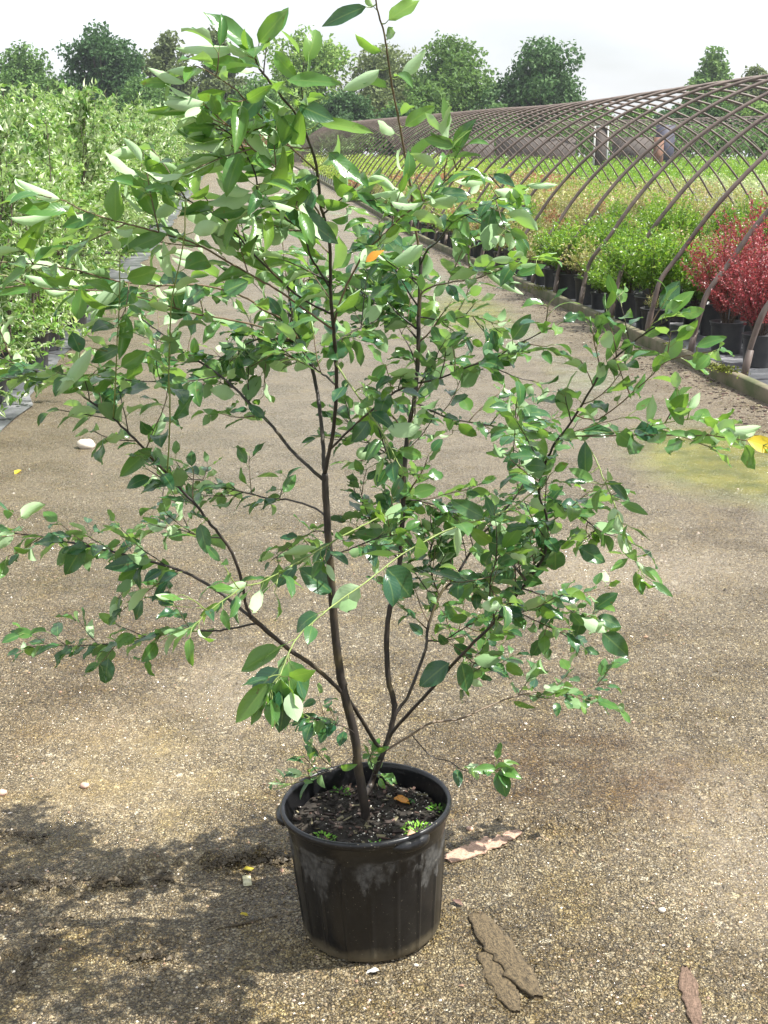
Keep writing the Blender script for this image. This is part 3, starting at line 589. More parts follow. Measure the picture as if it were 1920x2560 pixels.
make_branch([(1047, 850), (1000, 800), (950, 760), (890, 720), (860, 690)], None, 3.0, .0035, .0012, 'branch', (.1, .026), twigs=9, tlen=(.07, .15), Ls=(.045, .062))
make_branch([(1051, 720), (1000, 670), (960, 640), (930, 610)], None, 2.95, .003, .0012, 'branch', (.1, .026), twigs=7, tlen=(.06, .14), Ls=(.05, .066))
make_branch([(729, 860), (690, 850), (640, 850), (590, 880), (560, 930)], None, 2.85, .003, .0012, 'branch', (.1, .026), twigs=8, tlen=(.06, .14), Ls=(.045, .06))
make_branch([(838, 960), (800, 930), (740, 900), (690, 880), (640, 900)], None, 2.75, .003, .0012, 'branch', (.1, .03), twigs=6, tlen=(.06, .15))
make_branch([(833, 860), (880, 830), (940, 800), (985, 770)], None, 2.9, .003, .0012, 'branch', (.1, .03), twigs=6, tlen=(.07, .15))
make_branch([(1070, 1600), (1110, 1600), (1160, 1570), (1210, 1540)], None, 2.65, .0028, .001, 'branch', (.1, .03), twigs=6, tlen=(.06, .14), Ls=(.045, .06))
make_branch([(1150, 1640), (1190, 1660), (1230, 1665), (1260, 1640)], None, 2.75, .0024, .001, 'branch', (.15, .03), twigs=4, tlen=(.05, .12), Ls=(.045, .06))
make_branch([(1099, 1489), (1080, 1440), (1075, 1380), (1090, 1320)], None, 2.8, .0028, .001, 'branch', (.1, .03), twigs=6, tlen=(.06, .15), Ls=(.045, .06))
make_branch([(1238, 1553), (1225, 1490), (1230, 1430), (1255, 1380)], None, 2.2, .0028, .001, 'branch', (.1, .03), twigs=6, tlen=(.06, .14), Ls=(.045, .06))
make_branch([(1000, 1400), (960, 1360), (920, 1290), (900, 1220)], None, 2.75, .0028, .001, 'branch', (.1, .03), twigs=6, tlen=(.06, .14), Ls=(.045, .06))
make_branch([(1365, 1290), (1400, 1270), (1450, 1290), (1500, 1330)], None, 2.45, .0026, .001, 'branch', (.15, .03), twigs=5, tlen=(.06, .12), Ls=(.048, .062))
make_branch([(556, 1345), (500, 1340), (430, 1320), (350, 1330)], None, 2.65, .0022, .001, 'branch', (.2, .03), twigs=4, tlen=(.05, .12), Ls=(.045, .06))
make_branch([(820, 1330), (780, 1330), (720, 1370), (680, 1400)], None, 2.75, .002, .001, 'branch', (.2, .03), twigs=4, tlen=(.05, .1), Ls=(.042, .056))
make_branch([(1047, 791), (1110, 800), (1180, 790), (1240, 810)], None, 2.75, .0026, .001, 'branch', (.2, .03), twigs=4, tlen=(.05, .12), Ls=(.045, .06))
# near pale branch hanging in front
make_branch([(1353, 1215), (1320, 1240), (1284, 1267), (1210, 1297), (1134, 1319), (1018, 1377), (926, 1447), (845, 1505), (787, 1551), (741, 1597), (718, 1643), (700, 1690)], None, 1.72, .0038, .0014, 'branch', (.15, .065), twigs=0, bmat='bark_green', Ls=(.055, .064), young=.45, wfac=.6, roll=(.1, .35))
make_branch([(730, 1615), (716, 1650), (700, 1690), (676, 1730)], None, 1.72, .0018, .001, 'branch', (.1, .016), twigs=1, tlen=(.03, .04), bmat='bark_green', Ls=(.056, .066), young=.6, wfac=.6, roll=(.1, .35), bias=(-.1, -.1, -.9))
make_branch([(1020, 1262), (960, 1287), (903, 1316), (839, 1350), (770, 1391), (729, 1414), (654, 1455), (613, 1466), (567, 1495), (520, 1530), (480, 1570)], None, 1.85, .0026, .0011, 'branch', (.3, .035), twigs=3, tlen=(.04, .08), bmat='bark_green', Ls=(.052, .066), young=.5, wfac=.38, bias=(-.2, 0, -.25))
# low twigs at the pot
make_branch([(889, 1850), (880, 1828), (833, 1808), (799, 1799), (770, 1790)], None, 2.45, .0022, .001, 'branch', (.35, .016), twigs=5, tlen=(.04, .09), Ls=(.035, .05), side_bias=-.2)
make_branch([(897, 1885), (870, 1900), (851, 1915), (785, 1944), (727, 1961)], None, 2.42, .0022, .001, 'branch', (.3, .04), twigs=4, tlen=(.04, .08), Ls=(.035, .052), wfac=.36)
make_branch([(925, 1960), (935, 1930), (925, 1900), (930, 1880)], None, 2.6, .002, .001, 'branch', (.1, .02), twigs=2, tlen=(.02, .04), Ls=(.035, .045), young=.8)

TR = [  # leaves that stand out, (base px, tip px, width px, look)
 (634,124,512,26,50,'y'),(648,107,715,24,45,'y'),(596,121,440,119,38,'p'),(616,168,504,153,42,'y'),(509,174,420,170,30,'p'),(509,254,408,250,40,'p'),(463,208,370,165,30,'p'),(428,208,347,203,24,'y'),
 (660,229,587,307,42,'d'),(706,295,600,310,36,'p'),(746,263,836,301,42,'d'),(798,306,932,321,32,'y'),(717,200,850,202,38,'y'),(610,399,524,356,46,'p'),(729,318,665,370,48,'d'),(822,382,908,463,42,'d'),
 (949,174,850,217,42,'p'),(914,17,798,58,38,'d'),(972,49,1050,-5,40,'y'),(1012,315,1087,263,34,'y'),(998,194,1061,121,36,'p'),(446,472,359,393,46,'p'),(150,498,40,445,38,'p'),(289,553,286,454,48,'y'),(237,538,156,567,36,'y'),
 (417,584,301,631,38,'y'),(448,498,365,538,42,'p'),(703,503,850,608,54,'d'),(793,443,723,480,36,'d'),(1021,509,960,451,36,'p'),(1171,498,1084,472,34,'d'),(1307,480,1238,475,40,'p'),(1319,463,1394,454,22,'p'),(1209,532,1272,556,36,'d'),
 (1220,446,1136,451,32,'p'),(1058,612,966,664,46,'p'),(972,699,1035,789,34,'y'),(1209,670,1313,734,30,'p'),(1290,690,1365,661,26,'y'),(1281,849,1325,786,36,'d'),(1663,791,1735,722,38,'y'),(1516,901,1559,809,26,'y'),(1573,884,1652,884,20,'y'),
 (1793,1081,1903,1063,38,'p'),(1620,1058,1630,988,30,'p'),(1707,1063,1666,994,30,'y'),(1724,1023,1750,980,26,'p'),(1741,1092,1669,1075,20,'y'),(1741,867,1816,838,28,'y'),(1463,1185,1463,1107,36,'d'),
 (700,1622,590,1672,64,'y'),(703,1698,694,1819,62,'y'),(671,1709,587,1808,54,'y'),(828,1481,752,1417,62,'d'),(616,1457,547,1475,38,'p'),(966,1420,1038,1495,74,'d'),(995,1356,885,1330,46,'d'),(1209,1293,1128,1249,40,'d'),(1145,1319,1145,1397,24,'p'),
 (1122,1657,1044,1715,56,'d'),(1154,1657,1171,1732,48,'d'),(1446,1368,1513,1405,46,'d'),(1533,1270,1550,1330,46,'p'),(1547,1333,1576,1397,24,'p'),(1588,1402,1649,1452,20,'p'),(1588,1431,1608,1489,26,'y'),(1458,1536,1440,1594,40,'d'),
 (1507,1582,1573,1640,52,'d'),(1487,1521,1542,1481,36,'d'),(1495,1541,1553,1565,32,'d'),(1388,1374,1391,1431,48,'d'),(1248,1927,1265,1993,44,'d'),(1253,1921,1305,1947,28,'y'),(1240,1920,1181,1927,28,'y'),(400,700,470,690,40,'d'),(200,880,180,830,40,'d'),
 (195,800,205,715,36,'y'),(230,870,130,990,44,'p'),(300,868,222,905,36,'d'),(455,790,430,700,46,'d'),(310,700,205,775,44,'p'),(345,720,260,770,40,'d'),(560,730,620,700,48,'d'),(720,830,770,860,44,'d'),(845,900,835,850,52,'d'),(930,1090,905,1000,40,'y'),(500,1310,520,1385,36,'d'),(380,1120,290,1195,38,'y'),(370,1400,260,1420,42,'d'),(210,1360,160,1440,46,'d')]
b = MB()
for (xb, yb, xt, yt, wpx, k) in TR:
    e, p, rr = nearest_Y(xb, yb); Yb = p[1] - .012; A = at(xb, yb, Yb); B = at(xt, yt, Yb + rng.uniform(-.025, .015)); Ln = np.linalg.norm(B - A); d = (B - A) / Ln
    toc = unit(C0 - A); nrm = unit(toc + np.array([0, 0, .5]) + rdir() * .25); 
    if k == 'p': nrm = unit(-toc + np.array([.0, 0, -.8]) + rdir() * .2)
    leaf_geo(b, A, d, nrm, Ln, wpx / F * Yb * 1.12, 0 if k == 'd' else 1, rng.uniform(0, .35) * (1 if k != 'p' else -1), {'d': .35, 'y': .5, 'p': 1.0}[k], rng.uniform(.02, .1), 9)
    if e < 9000: b.tube(smooth_path([p, (p + A) / 2 + [0, 0, -.003], A], 3), np.linspace(.0013, .0008, 7), 4, 3, cap=False)
b.build('foliage', LEAFMATS, root)
def special(name, x, y, Y, dx, dz, Ln, mat, lab):
    b = MB(); p = at(x, y, Y); leaf_geo(b, p, unit(np.array([dx, -.1, dz])), np.array([-.2, -.9, .6]), Ln, Ln * .5, 0, .4, .4, .05)
    tag(b.build(name, M[mat], root), lab)
special('leaf', 1868, 1100, 1.95, 1., -.25, .055, 'leaf_yellow', 'bright yellow leaf at the right hand twig tip')
special('leaf', 915, 655, 2.05, .6, .5, .034, 'leaf_orange', 'small orange leaf in the middle of the crown')
# ------------------------------------------------------------------ loose things on the ground and in the pot
def gpt(x, y):                         # ground point under a photo pixel
    d = fw * F + np.array([1., 0, 0]) * (x - 960) + upv * (1280 - y); P = C0 + d * ((0 - CAMH) / d[2]); P[2] = gh(P[0], P[1]); return P
M['wood'] = simple('weathered_bark_slab', (.34, .21, .13), .85, 22, .45, .8, .004); M['wood_pale'] = simple('split_wood', (.62, .48, .36), .8, 40, .2, .4, .002)
M['bark_slab'] = simple('muddy_bark', (.19, .135, .07), .9, 26, .5, .9, .006, col2=(.09, .07, .035))
def grain(name, c1, c2):
    m, t, b, out = new_mat(name); tc_ = t.nodes.new('ShaderNodeTexCoord'); mp_ = t.nodes.new('ShaderNodeMapping'); mp_.inputs['Scale'].default_value = (1.6, 16, 1); t.links.new(tc_.outputs['UV'], mp_.inputs[0])
    n = noisen(t, mp_.outputs[0], 2.2, 8, .7); n2 = noisen(t, tc_.outputs['Object'], 150, 5, .75)
    v = math_n(t, 'ADD', math_n(t, 'MULTIPLY', n.outputs[0], .6), math_n(t, 'MULTIPLY', n2.outputs[0], .4))
    t.links.new(ramp(t, [(.44, c2), (.50, tuple((x + y) / 2 for x, y in zip(c1, c2))), (.56, c1)], v).outputs[0], b.inputs['Base Color']); b.inputs['Roughness'].default_value = .85
    bump(t, v, b, 1., .006); return m
M['wood'] = grain('weathered_bark_slab', (.62, .42, .31), (.34, .21, .14)); M['bark_slab'] = grain('muddy_bark', (.19, .14, .075), (.03, .022, .012)); M['wood_pale'] = grain('split_wood', (.75, .66, .54), (.5, .36, .25))
def slab(name, x0, y0, x1, y1, wd, th, mats, label, cat, group=None, arch=.3, lift=.0, rag=.16):
    A, B = gpt(x0, y0), gpt(x1, y1); L_ = np.linalg.norm(B - A); d = (B - A) / L_; s = np.array([-d[1], d[0], 0]); b = MB(); n, m = 44, 7; V = []
    seed = rng.uniform(0, 50)
    UVs = []
    for i in range(n):
        t = i / (n - 1); wl = wd * .5 * (.12 + .88 * math.sin(PI * min(1, max(0, t * .86 + .12))) ** .6) * (1 + .3 * noise.noise(Vector((t * 7, seed, 0))) + rag * noise.noise(Vector((t * 23, seed, 5))))
        for top in (1, 0):
            for k in range(m):
                a = (k / (m - 1) - .5) * 2; wob = wl * .25 * noise.noise(Vector((t * 16, seed, a * 2)))
                z = th * (.5 + .5 * (1 - a * a)) * arch + th + .25 * th * noise.noise(Vector((t * 12, a * 3, seed))) if top else .0
                P = A + d * (t * L_ + (.015 * noise.noise(Vector((a * 4, seed, 1))) if i in (0, n - 1) else 0)) + s * (a * wl + wob); UVs.append((t * L_ * 8, a * .6 + 3 * top)); V.append((P[0], P[1], P[2] + max(z, 0) + lift - .001))
    Fc = []; r = 2 * m
    for i in range(n - 1):
        for k in range(m - 1):
            Fc.append((i * r + k, i * r + k + 1, (i + 1) * r + k + 1, (i + 1) * r + k)); Fc.append((i * r + m + k, (i + 1) * r + m + k, (i + 1) * r + m + k + 1, i * r + m + k + 1))
        Fc.append((i * r, (i + 1) * r, (i + 1) * r + m, i * r + m)); Fc.append((i * r + m - 1, i * r + 2 * m - 1, (i + 1) * r + 2 * m - 1, (i + 1) * r + m - 1))
    Fc += [tuple(range(m)) + tuple(range(2 * m - 1, m - 1, -1)), tuple((n - 1) * r + k for k in range(m - 1, -1, -1)) + tuple((n - 1) * r + k for k in range(m, 2 * m))]
    b.add(V, Fc, 0, UVs); return tag(b.build(name, mats[0], loc=tuple((A + B) / 2)), label, cat, group)
slab('wood_sliver', 1118, 2152, 1300, 2088, .056, .003, [M['wood']], 'pinkish brown wood sliver pointing away from the right side of the big pot', 'wood', lift=.004)
slab('bark_slab', 1190, 2290, 1345, 2500, .066, .006, [M['bark_slab']], 'large muddy olive brown strip of bark lying flat in front of the pot', 'bark', arch=.5)
slab('bark_slab', 1215, 2380, 1290, 2530, .055, .004, [M['bark_slab']], 'ragged thin bark flake under the left edge of the large muddy strip', 'bark', arch=.8)
slab('bark_slab', 1712, 2425, 1745, 2580, .036, .005, [grain('reddish_bark', (.26, .17, .12), (.08, .05, .03))], 'reddish brown bark stick cut off by the frame bottom at right', 'bark')
slab('stick', 545, 2320, 690, 2295, .006, .003, [M['bark_slab']], 'thin brown stick lying in the leaf shadow left of the pot', 'stick')
# plastic plant tag, split in two shades
P = gpt(618, 2205); b = MB(); b.box(P + [0, 0, .004], (.020, .046, .0012), rz=.18); o = b.build('plant_tag', simple('tag_plastic', (.55, .52, .33), .35, 60, .3, .1), loc=tuple(P)); tag(o, 'small cream plastic plant tag lying in the shadow left of the pot', 'plant tag')
P = gpt(622, 2178); b = MB(); b.box(P + [0, 0, .008], (.022, .014, .0012), rz=-.4); b.build('tag_corner', M['leaf_yellow'], o)
for (x, y, Ln, mt, lab) in [(950, 2432, .030, 'white', 'small crumpled white scrap touching the front foot of the pot'),
                            (600, 2290, .020, 'leaf_yellow', 'tiny yellowed leaf in the shade left of the pot'), (52, 1178, .07, 'leaf_yellow', 'dry yellow leaf at the far left lane edge beside the weed mat'),
                            (1130, 2255, .030, 'chip_b', 'dark mauve flake just right of the pot wall')]:
    P = gpt(x, y); b = MB(); a = rng.uniform(0, 6.28); leaf_geo(b, P + [0, 0, .006], np.array([math.cos(a), math.sin(a), .15]), np.array([.1, .1, 1.]), Ln, Ln * .55, 0, .5, .8, .1)
    tag(b.build('fallen_leaf' if 'lea' in lab else 'litter_scrap', M[mt], loc=tuple(P)), lab, 'leaf' if 'lea' in lab else 'litter')
def fallen(p, ang, Ln, mt, lab):
    b = MB(); leaf_geo(b, p, np.array([math.cos(ang), math.sin(ang), .25]), np.array([.1, -.2, 1.]), Ln, Ln * .6, 0, .5, .5, .05)
    tag(b.build('fallen_leaf', M[mt], loc=tuple(p)), lab, 'leaf')
fallen(PC + [.060, .085, .272], -.7, .045, 'leaf_orange', 'orange and yellow fallen leaf on the soil behind the stems')
fallen(PC + [.075, .070, .270], -.1, .035, 'leaf_young', 'pale green curled leaf on the soil beside the orange one')
b = MB(); b.box(PC + [.098, -.098, .280], (.030, .022, .004), rz=.8, rot=np.array(Vector((.3, -.5, 1)).to_track_quat('Z', 'Y').to_matrix())); o = b.build('wood_chip', simple('peach_chip', (.70, .36, .22), .7, 50, .2), loc=tuple(PC + [.098, -.098, .280])); tag(o, 'peach coloured wood chip on the soil by the front right rim', 'wood chip')
# stones one can single out
M['stone_white'] = simple('pale_stone', (.62, .55, .46), .7, 30, .15, .3); M['stone_pink'] = simple('pink_stone', (.55, .36, .28), .7, 30, .15, .3)
def rock(x, y, r, mt, lab):
    P = gpt(x, y); b = MB(); V = []; n, m = 10, 7; sd = rng.uniform(0, 99); fx = rng.uniform(.65, 1)
    for i in range(m):
        ph = PI * i / (m - 1)
        for k in range(n):
            th = 2 * PI * k / n; d = np.array([math.sin(ph) * math.cos(th), math.sin(ph) * math.sin(th) * fx, math.cos(ph) * .6]); V.append(P + [0, 0, r * .35] + d * r * (1 + .3 * noise.noise(Vector((d[0] * 1.7 + sd, d[1] * 1.7, d[2] * 1.7)))))
    b.add(V, [(i * n + k, (i + 1) * n + k, (i + 1) * n + (k + 1) % n, i * n + (k + 1) % n) for i in range(m - 1) for k in range(n)])
    tag(b.build('stone', M[mt], loc=tuple(P)), lab, 'stone', 'stones on the lane')
rock(215, 1120, .055, 'stone_white', 'large cream white stone on the left of the lane behind the leafy twig')
rock(1495, 1578, .017, 'stone_pink', 'pale pink pebble behind the lower right leaves')
rock(1655, 2278, .010, 'stone_white', 'small white pebble on the right foreground')
rock(212, 1968, .013, 'stone_pink', 'reddish brown pebble on the silty patch at left')
rock(5, 1990, .015, 'stone_pink', 'pinkish pebble cut off by the left frame edge')
rock(1175, 2075, .010, 'stone_pink', 'mauve flat pebble beyond the wood sliver')
rock(1040, 2412, .006, 'stone_white', 'little white pebble at the foot of the pot wall')
# litter of dead leaves and bark bits along the kerb
b = MB()
for i in range(1400):
    v = 6.5 + 20 * rng.random() ** 1.6; u = 3.62 - abs(rng.normal(0, .22)); P = W(u, v); z = gh(P[0], P[1])
    a = rng.uniform(0, 6.28); r = rng.uniform(.008, .028)
    b.box((P[0], P[1], z + .004), (r, r * rng.uniform(.4, .8), .004), rz=a, mat=rng.choice([0, 0, 1, 2]))
tag(b.build('litter', [M['chip_a'], M['chip_c'], M['chip_b']], smooth=False), 'dry leaf and bark litter strewn along the timber kerb', 'litter', kind='stuff')

b = MB()
for (x0, y0, x1, y1, n, sp_) in ((735, 2150, 520, 2165, 420, .012), (330, 2210, 240, 2225, 150, .010), (190, 2215, 0, 2225, 260, .014), (150, 2300, 40, 2470, 120, .02), (440, 2390, 320, 2400, 90, .008), (0, 2080, 120, 2100, 90, .02), (420, 2200, 400, 2205, 50, .012)):
    A, B = gpt(x0, y0), gpt(x1, y1)
    for i in range(n):
        t = rng.random(); q = A + (B - A) * t + np.array([rng.normal(0, sp_), rng.normal(0, sp_ * .8), 0]); r = .002 + .009 * rng.random() ** 2.5
        stone(b, np.array([q[0], q[1], gh(q[0], q[1]) + r * .25 + abs(rng.normal(0, .003))]), r)
tag(b.build('dirt', simple('wet_clods', (.075, .055, .028), .6, 60, .5, .5, .003), smooth=False), 'dark wet dirt clods pushed into low ridges left of the pot', 'dirt', kind='stuff')
# ------------------------------------------------------------------ hoop house
ROWS_LOC = W(3.74, 8)
def hoop_path(u0, side_far=True):
    cu, cz, R = u0 + 3.70, -1.30, 4.0
    P = [(u0, -.02), (u0 + .03, .2), (u0 + .075, .42), (u0 + .13, .58)]
    a0 = PI - math.asin((.80 - cz) / R); a1 = PI - a0
    P += [(cu + R * math.cos(a), cz + R * math.sin(a)) for a in np.linspace(a0, a1, 22)]
    P += [(2 * cu - p[0], p[1]) for p in [(u0 + .13, .58), (u0 + .075, .42), (u0 + .03, .2), (u0, -.02)]]
    return P
def hoop_house(u0, v0, v1, dv, label, group, seed=0):
    r_ = empty('greenhouse_frame', W(u0, v0)); tag(r_, label, 'greenhouse frame', group)
    v = v0; path = hoop_path(u0); n = 0
    while v <= v1:
        b = MB(); j = rng.normal(0, .012, len(path)); S = smooth_path([W(u, v + .02 * math.sin(i * 1.3 + n), z) + [0, 0, 0] for i, (u, z) in enumerate(path)], 2 if v > 30 else 3)
        near = v < 30
        b.tube(S, .0215, 10 if near else 6, 0)
        if near:                         # a bolted ground stub and splice sleeves
            b.tube([W(u0, v, -.01), W(u0 + .045, v, .27)], .0265, 10, 0)
        b.build('hoop', M['pipe'], r_); v += dv; n += 1
    return r_
gh1 = hoop_house(3.745, 7.98, 88.5, 1.19, 'long bare brown pipe hoop house frame along the right of the lane', None)
# timber kerb boards, part of the frame
for (k, v) in enumerate(np.arange(6.2, 86, 3.6)):
    b = MB(); v1 = v + 3.592; V = []; m = 16
    for i in range(m):
        vv = v + (v1 - v) * i / (m - 1); ww = .006 * noise.noise(Vector((vv * 2, 1, 1))); hh = .105 + .006 * noise.noise(Vector((vv * 3, 5, 1)))
        for (uu, z) in ((3.645 + ww, -.02), (3.642 + ww, hh - .01), (3.652 + ww, hh), (3.708, hh + .002), (3.717, hh - .008), (3.717, -.02)):
            P = W(uu, vv); V.append((P[0], P[1], rise(vv) + z))
    b.add(V, [(i * 6 + q, (i + 1) * 6 + q, (i + 1) * 6 + q + 1, i * 6 + q + 1) for i in range(m - 1) for q in range(5)] + [(0, 1, 2, 3, 4, 5), tuple((m - 1) * 6 + q for q in range(5, -1, -1))])
    b.build('kerb_board', M['board'], gh1)
M['moss'] = simple('moss', (.16, .19, .02), .95, 60, .5, 1., .01)
b = MB()
for (v, u, s, n) in ((9.35, 3.66, .10, 500), (12.6, 3.66, .09, 160), (15.4, 3.66, .14, 260), (10.6, 3.68, .06, 80)):
    for i in range(n):
        P = W(u + rng.normal(0, s * .5), v + rng.normal(0, s * 1.2), .105 if abs(rng.normal()) < 2 else 0); card_leaf(b, P, unit(rdir() + [0, 0, .5]), rdir(), .02, .014)
b.build('moss_clump', M['moss'], gh1)
gh2 = hoop_house(17, 46, 84, 1.2, 'far bare hoop house frame seen through the near one at right', None)
gh3 = None if True else hoop_house(27, 44, 80, 1.2, 'farthest bare hoop house frame at the right horizon', 'bare hoop house frames')
# end wall pieces seen far off through the hoops
M['shade'] = simple('brown_shade_cloth', (.095, .08, .072), .9, 1.5, .2, .2, .01); M['door_blue'] = simple('dark_door', (.06, .06, .09), .7, 2, .3, .1); M['rust'] = simple('orange_board', (.20, .105, .07), .8, 2, .3, .1)
def panel(name, x0, x1, ytop, ybot, Yd, mat, th, label, cat, frame=None):
    A = at(x0, ybot, Yd); B = at(x1, ytop, Yd); base = gh(0, Yd); b = MB(); lo = base
    r_ = empty(name, ((A[0] + B[0]) / 2, Yd, lo)); tag(r_, label, cat)
    b.box(((A[0] + B[0]) / 2, Yd, (lo + B[2]) / 2), (B[0] - A[0], th, B[2] - lo)); b.build('panel', mat, r_)
    if frame:
        f = MB()
        for xx in (A[0], B[0]): f.box((xx, Yd - .05, (lo + B[2]) / 2), (.07, .12, B[2] - lo + .1))
        f.box(((A[0] + B[0]) / 2, Yd - .05, B[2] + .02), (B[0] - A[0] - .15, .12, .08)); f.build('frame', frame, r_)
panel('screen_door', 1484, 1520, 318, 392, 60, M['shade'], .06, 'brown cloth door in a white wooden frame seen through the hoops', 'door', M['white'])
panel('shed_panel', 1640, 1688, 312, 345, 66, M['door_blue'], .2, 'dark blue grey shed wall far right behind the hoops', 'shed')
panel('shed_panel', 1634, 1660, 343, 372, 64, M['rust'], .15, 'faded orange board leaning by the dark far shed', 'board')
for k, (x0, x1, yt, Yd) in enumerate([(1240, 1440, 335, 78), (1090, 1235, 342, 82), (1530, 1632, 335, 74)]):
    panel('shade_screen', x0, x1, yt + 8, 380, Yd, M['shade'], .05, ['brown shade cloth screen left of the white framed door', 'brown shade cloth screen farthest left behind the hoops', 'brown shade cloth screen right of the white framed door'][k], 'screen')

# ------------------------------------------------------------------ potted shrubs
def small_pot(b, r=.15, h=.28, n=28):
    b.lathe([(.001, .002), (r * .82, .002), (r * .84, .02), (r * .95, h * .86), (r * 1.0, h * .88), (r, h * .97), (r * 1.05, h * .975), (r * 1.05, h), (r * .97, h), (r * .93, h * .9), (.001, h * .9)], n)
def shoots(kind, n, h, spread, per, Ls, mat, upright=.5, r0=.05, seed=0, z0=.25, wf=.5):
    b = MB(); st = MB()
    for i in range(n):
        a = rng.uniform(0, 6.28); out = spread * math.sqrt(rng.random()); hh = h * rng.uniform(.45, 1.) * (1 - .35 * (out / spread) ** 2)
        p0 = np.array([r0 * math.cos(a) * rng.random(), r0 * math.sin(a) * rng.random(), z0]); tip = np.array([out * math.cos(a), out * math.sin(a), z0 + hh])
        mid = p0 + (tip - p0) * .5 + np.array([0, 0, hh * .12 * (1 - upright)]) - np.array([math.cos(a), math.sin(a), 0]) * out * .15 * upright
        Q = smooth_path([p0, mid, tip], 4)
        if i % 3 == 0: st.tube(Q, np.linspace(.004, .0015, len(Q)), 4, 0, cap=False)
        for k in range(per):
            t = .22 + .78 * rng.random(); f = t * (len(Q) - 1); j = min(len(Q) - 2, int(f)); p = Q[j] + (Q[j + 1] - Q[j]) * (f - j); td = unit(Q[j + 1] - Q[j])
            d = unit(td * .6 + rdir() * .8 + [0, 0, .1]); nn = unit(np.array([0, 0, 1.]) + rdir() * .6); nn = unit(nn - d * (nn @ d)); L_ = rng.uniform(*Ls)
            card_leaf(b, p + rdir() * .012, d, nn, L_, L_ * wf)
    return b, st
PROTO = {}
def shrub_proto(key, name, n, h, spread, per, Ls, mat, upright, nvar=3, pr=.15, ph=.28, wf=.5):
    PROTO[key] = []
    for v in range(nvar):
        r_ = empty(name, (0, 0, -50)); b, st = shoots(key, n, h, spread, per, Ls, mat, upright, z0=ph * .9, wf=wf)
        loc = np.array([0, 0, -50.])
        for mb in (b, st): mb.v = [x + loc for x in mb.v]
        p = MB(); small_pot(p, pr, ph); p.v = [x + loc for x in p.v]
        p.build('pot', M['pot_small'], r_); b.build('foliage', M[mat], r_, smooth=False); st.build('stems', M['stem_small'], r_)
        PROTO[key].append([r_, False])
def place(key, P, rz, s, label, cat, group):
    lst = PROTO[key]; e = lst[int(rng.integers(len(lst)))]
    if not e[1]: o = e[0]; e[1] = True
    else: o = copy_tree(e[0])
    o.location = P; o.rotation_euler = (0, 0, rz); o.scale = (s, s, s * (rng.uniform(.72, 1.18) if key in ('green', 'pale', 'green_far') else rng.uniform(.9, 1.1))); tag(o, label, cat, group)
    if group is None and 'group' in o: del o['group']
    return o
shrub_proto('green', 'potted_shrub', 85, .74, .36, 36, (.028, .052), 'shrub_green', .5)
shrub_proto('green_far', 'potted_shrub', 60, .58, .33, 16, (.04, .065), 'shrub_green', .5)
shrub_proto('pale', 'potted_shrub', 80, .5, .34, 18, (.022, .045), 'shrub_pale', .3)
shrub_proto('red', 'barberry_shrub', 110, 1.0, .46, 66, (.016, .034), 'shrub_red', .25, wf=.6)
shrub_proto('russet', 'potted_shrub', 60, .48, .32, 14, (.035, .06), 'shrub_russet', .3, 1)
shrub_proto('lime', 'potted_shrub', 60, .62, .34, 14, (.05, .08), 'shrub_lime', .4)
shrub_proto('cream', 'potted_shrub', 50, .5, .34, 14, (.05, .08), 'shrub_cream', .3, 1)
shrub_proto('tuft', 'potted_seedling', 26, .2, .15, 22, (.012, .03), 'shrub_pale', .2, 1, wf=.25)
ordn = ['nearest', 'second', 'third', 'fourth', 'fifth', 'sixth', 'seventh', 'eighth']
# red barberries at the right edge, and the lone seedling pot
for k, (u, v, s, lab) in enumerate([(4.22, 10.75, 1.0, 'crimson leaved barberry nearest the timber kerb'), (4.72, 11.35, 1.12, 'tall crimson barberry just behind the nearest one'), (4.2, 10.0, .9, 'crimson barberry cut off by the right frame edge'), (4.95, 10.6, 1.05, 'crimson barberry farthest from the kerb at the right edge')]):
    place('red', W(u, v), rng.uniform(0, 6), s, lab, 'barberry', 'red barberry shrubs in pots')
place('tuft', W(3.99, 12.0), 0, 1.0, 'nearly bare pot with a low tuft of pale sprigs by the kerb', 'potted plant', None)
n_ind = 0
def kind_at(u, v):
    if v < 15.5 + 1.4 * math.sin(u * 2): return 'green' if rng.random() < .88 else 'pale'
    if v < 19 + 1.5 * math.sin(u): return 'green' if rng.random() < .45 else 'pale'
    if v < 40: return 'pale' if rng.random() < .70 else ('russet' if rng.random() < .35 else 'green_far')
    if v < 46: return 'russet' if rng.random() < .5 else 'pale'
    return 'lime' if rng.random() < .75 else 'green_far'
LAB = {'green': 'glossy bright green potted shrub in the first block inside the hoops', 'pale': 'yellowish green potted shrub with pinkish tips in the middle block', 'russet': 'russet tipped low potted shrub in the far middle of the hoop house', 'green_far': 'plain green potted shrub scattered among the paler ones', 'lime': 'lime green potted shrub in the far block of the hoop house'}
far_mb = {}
seq = 0
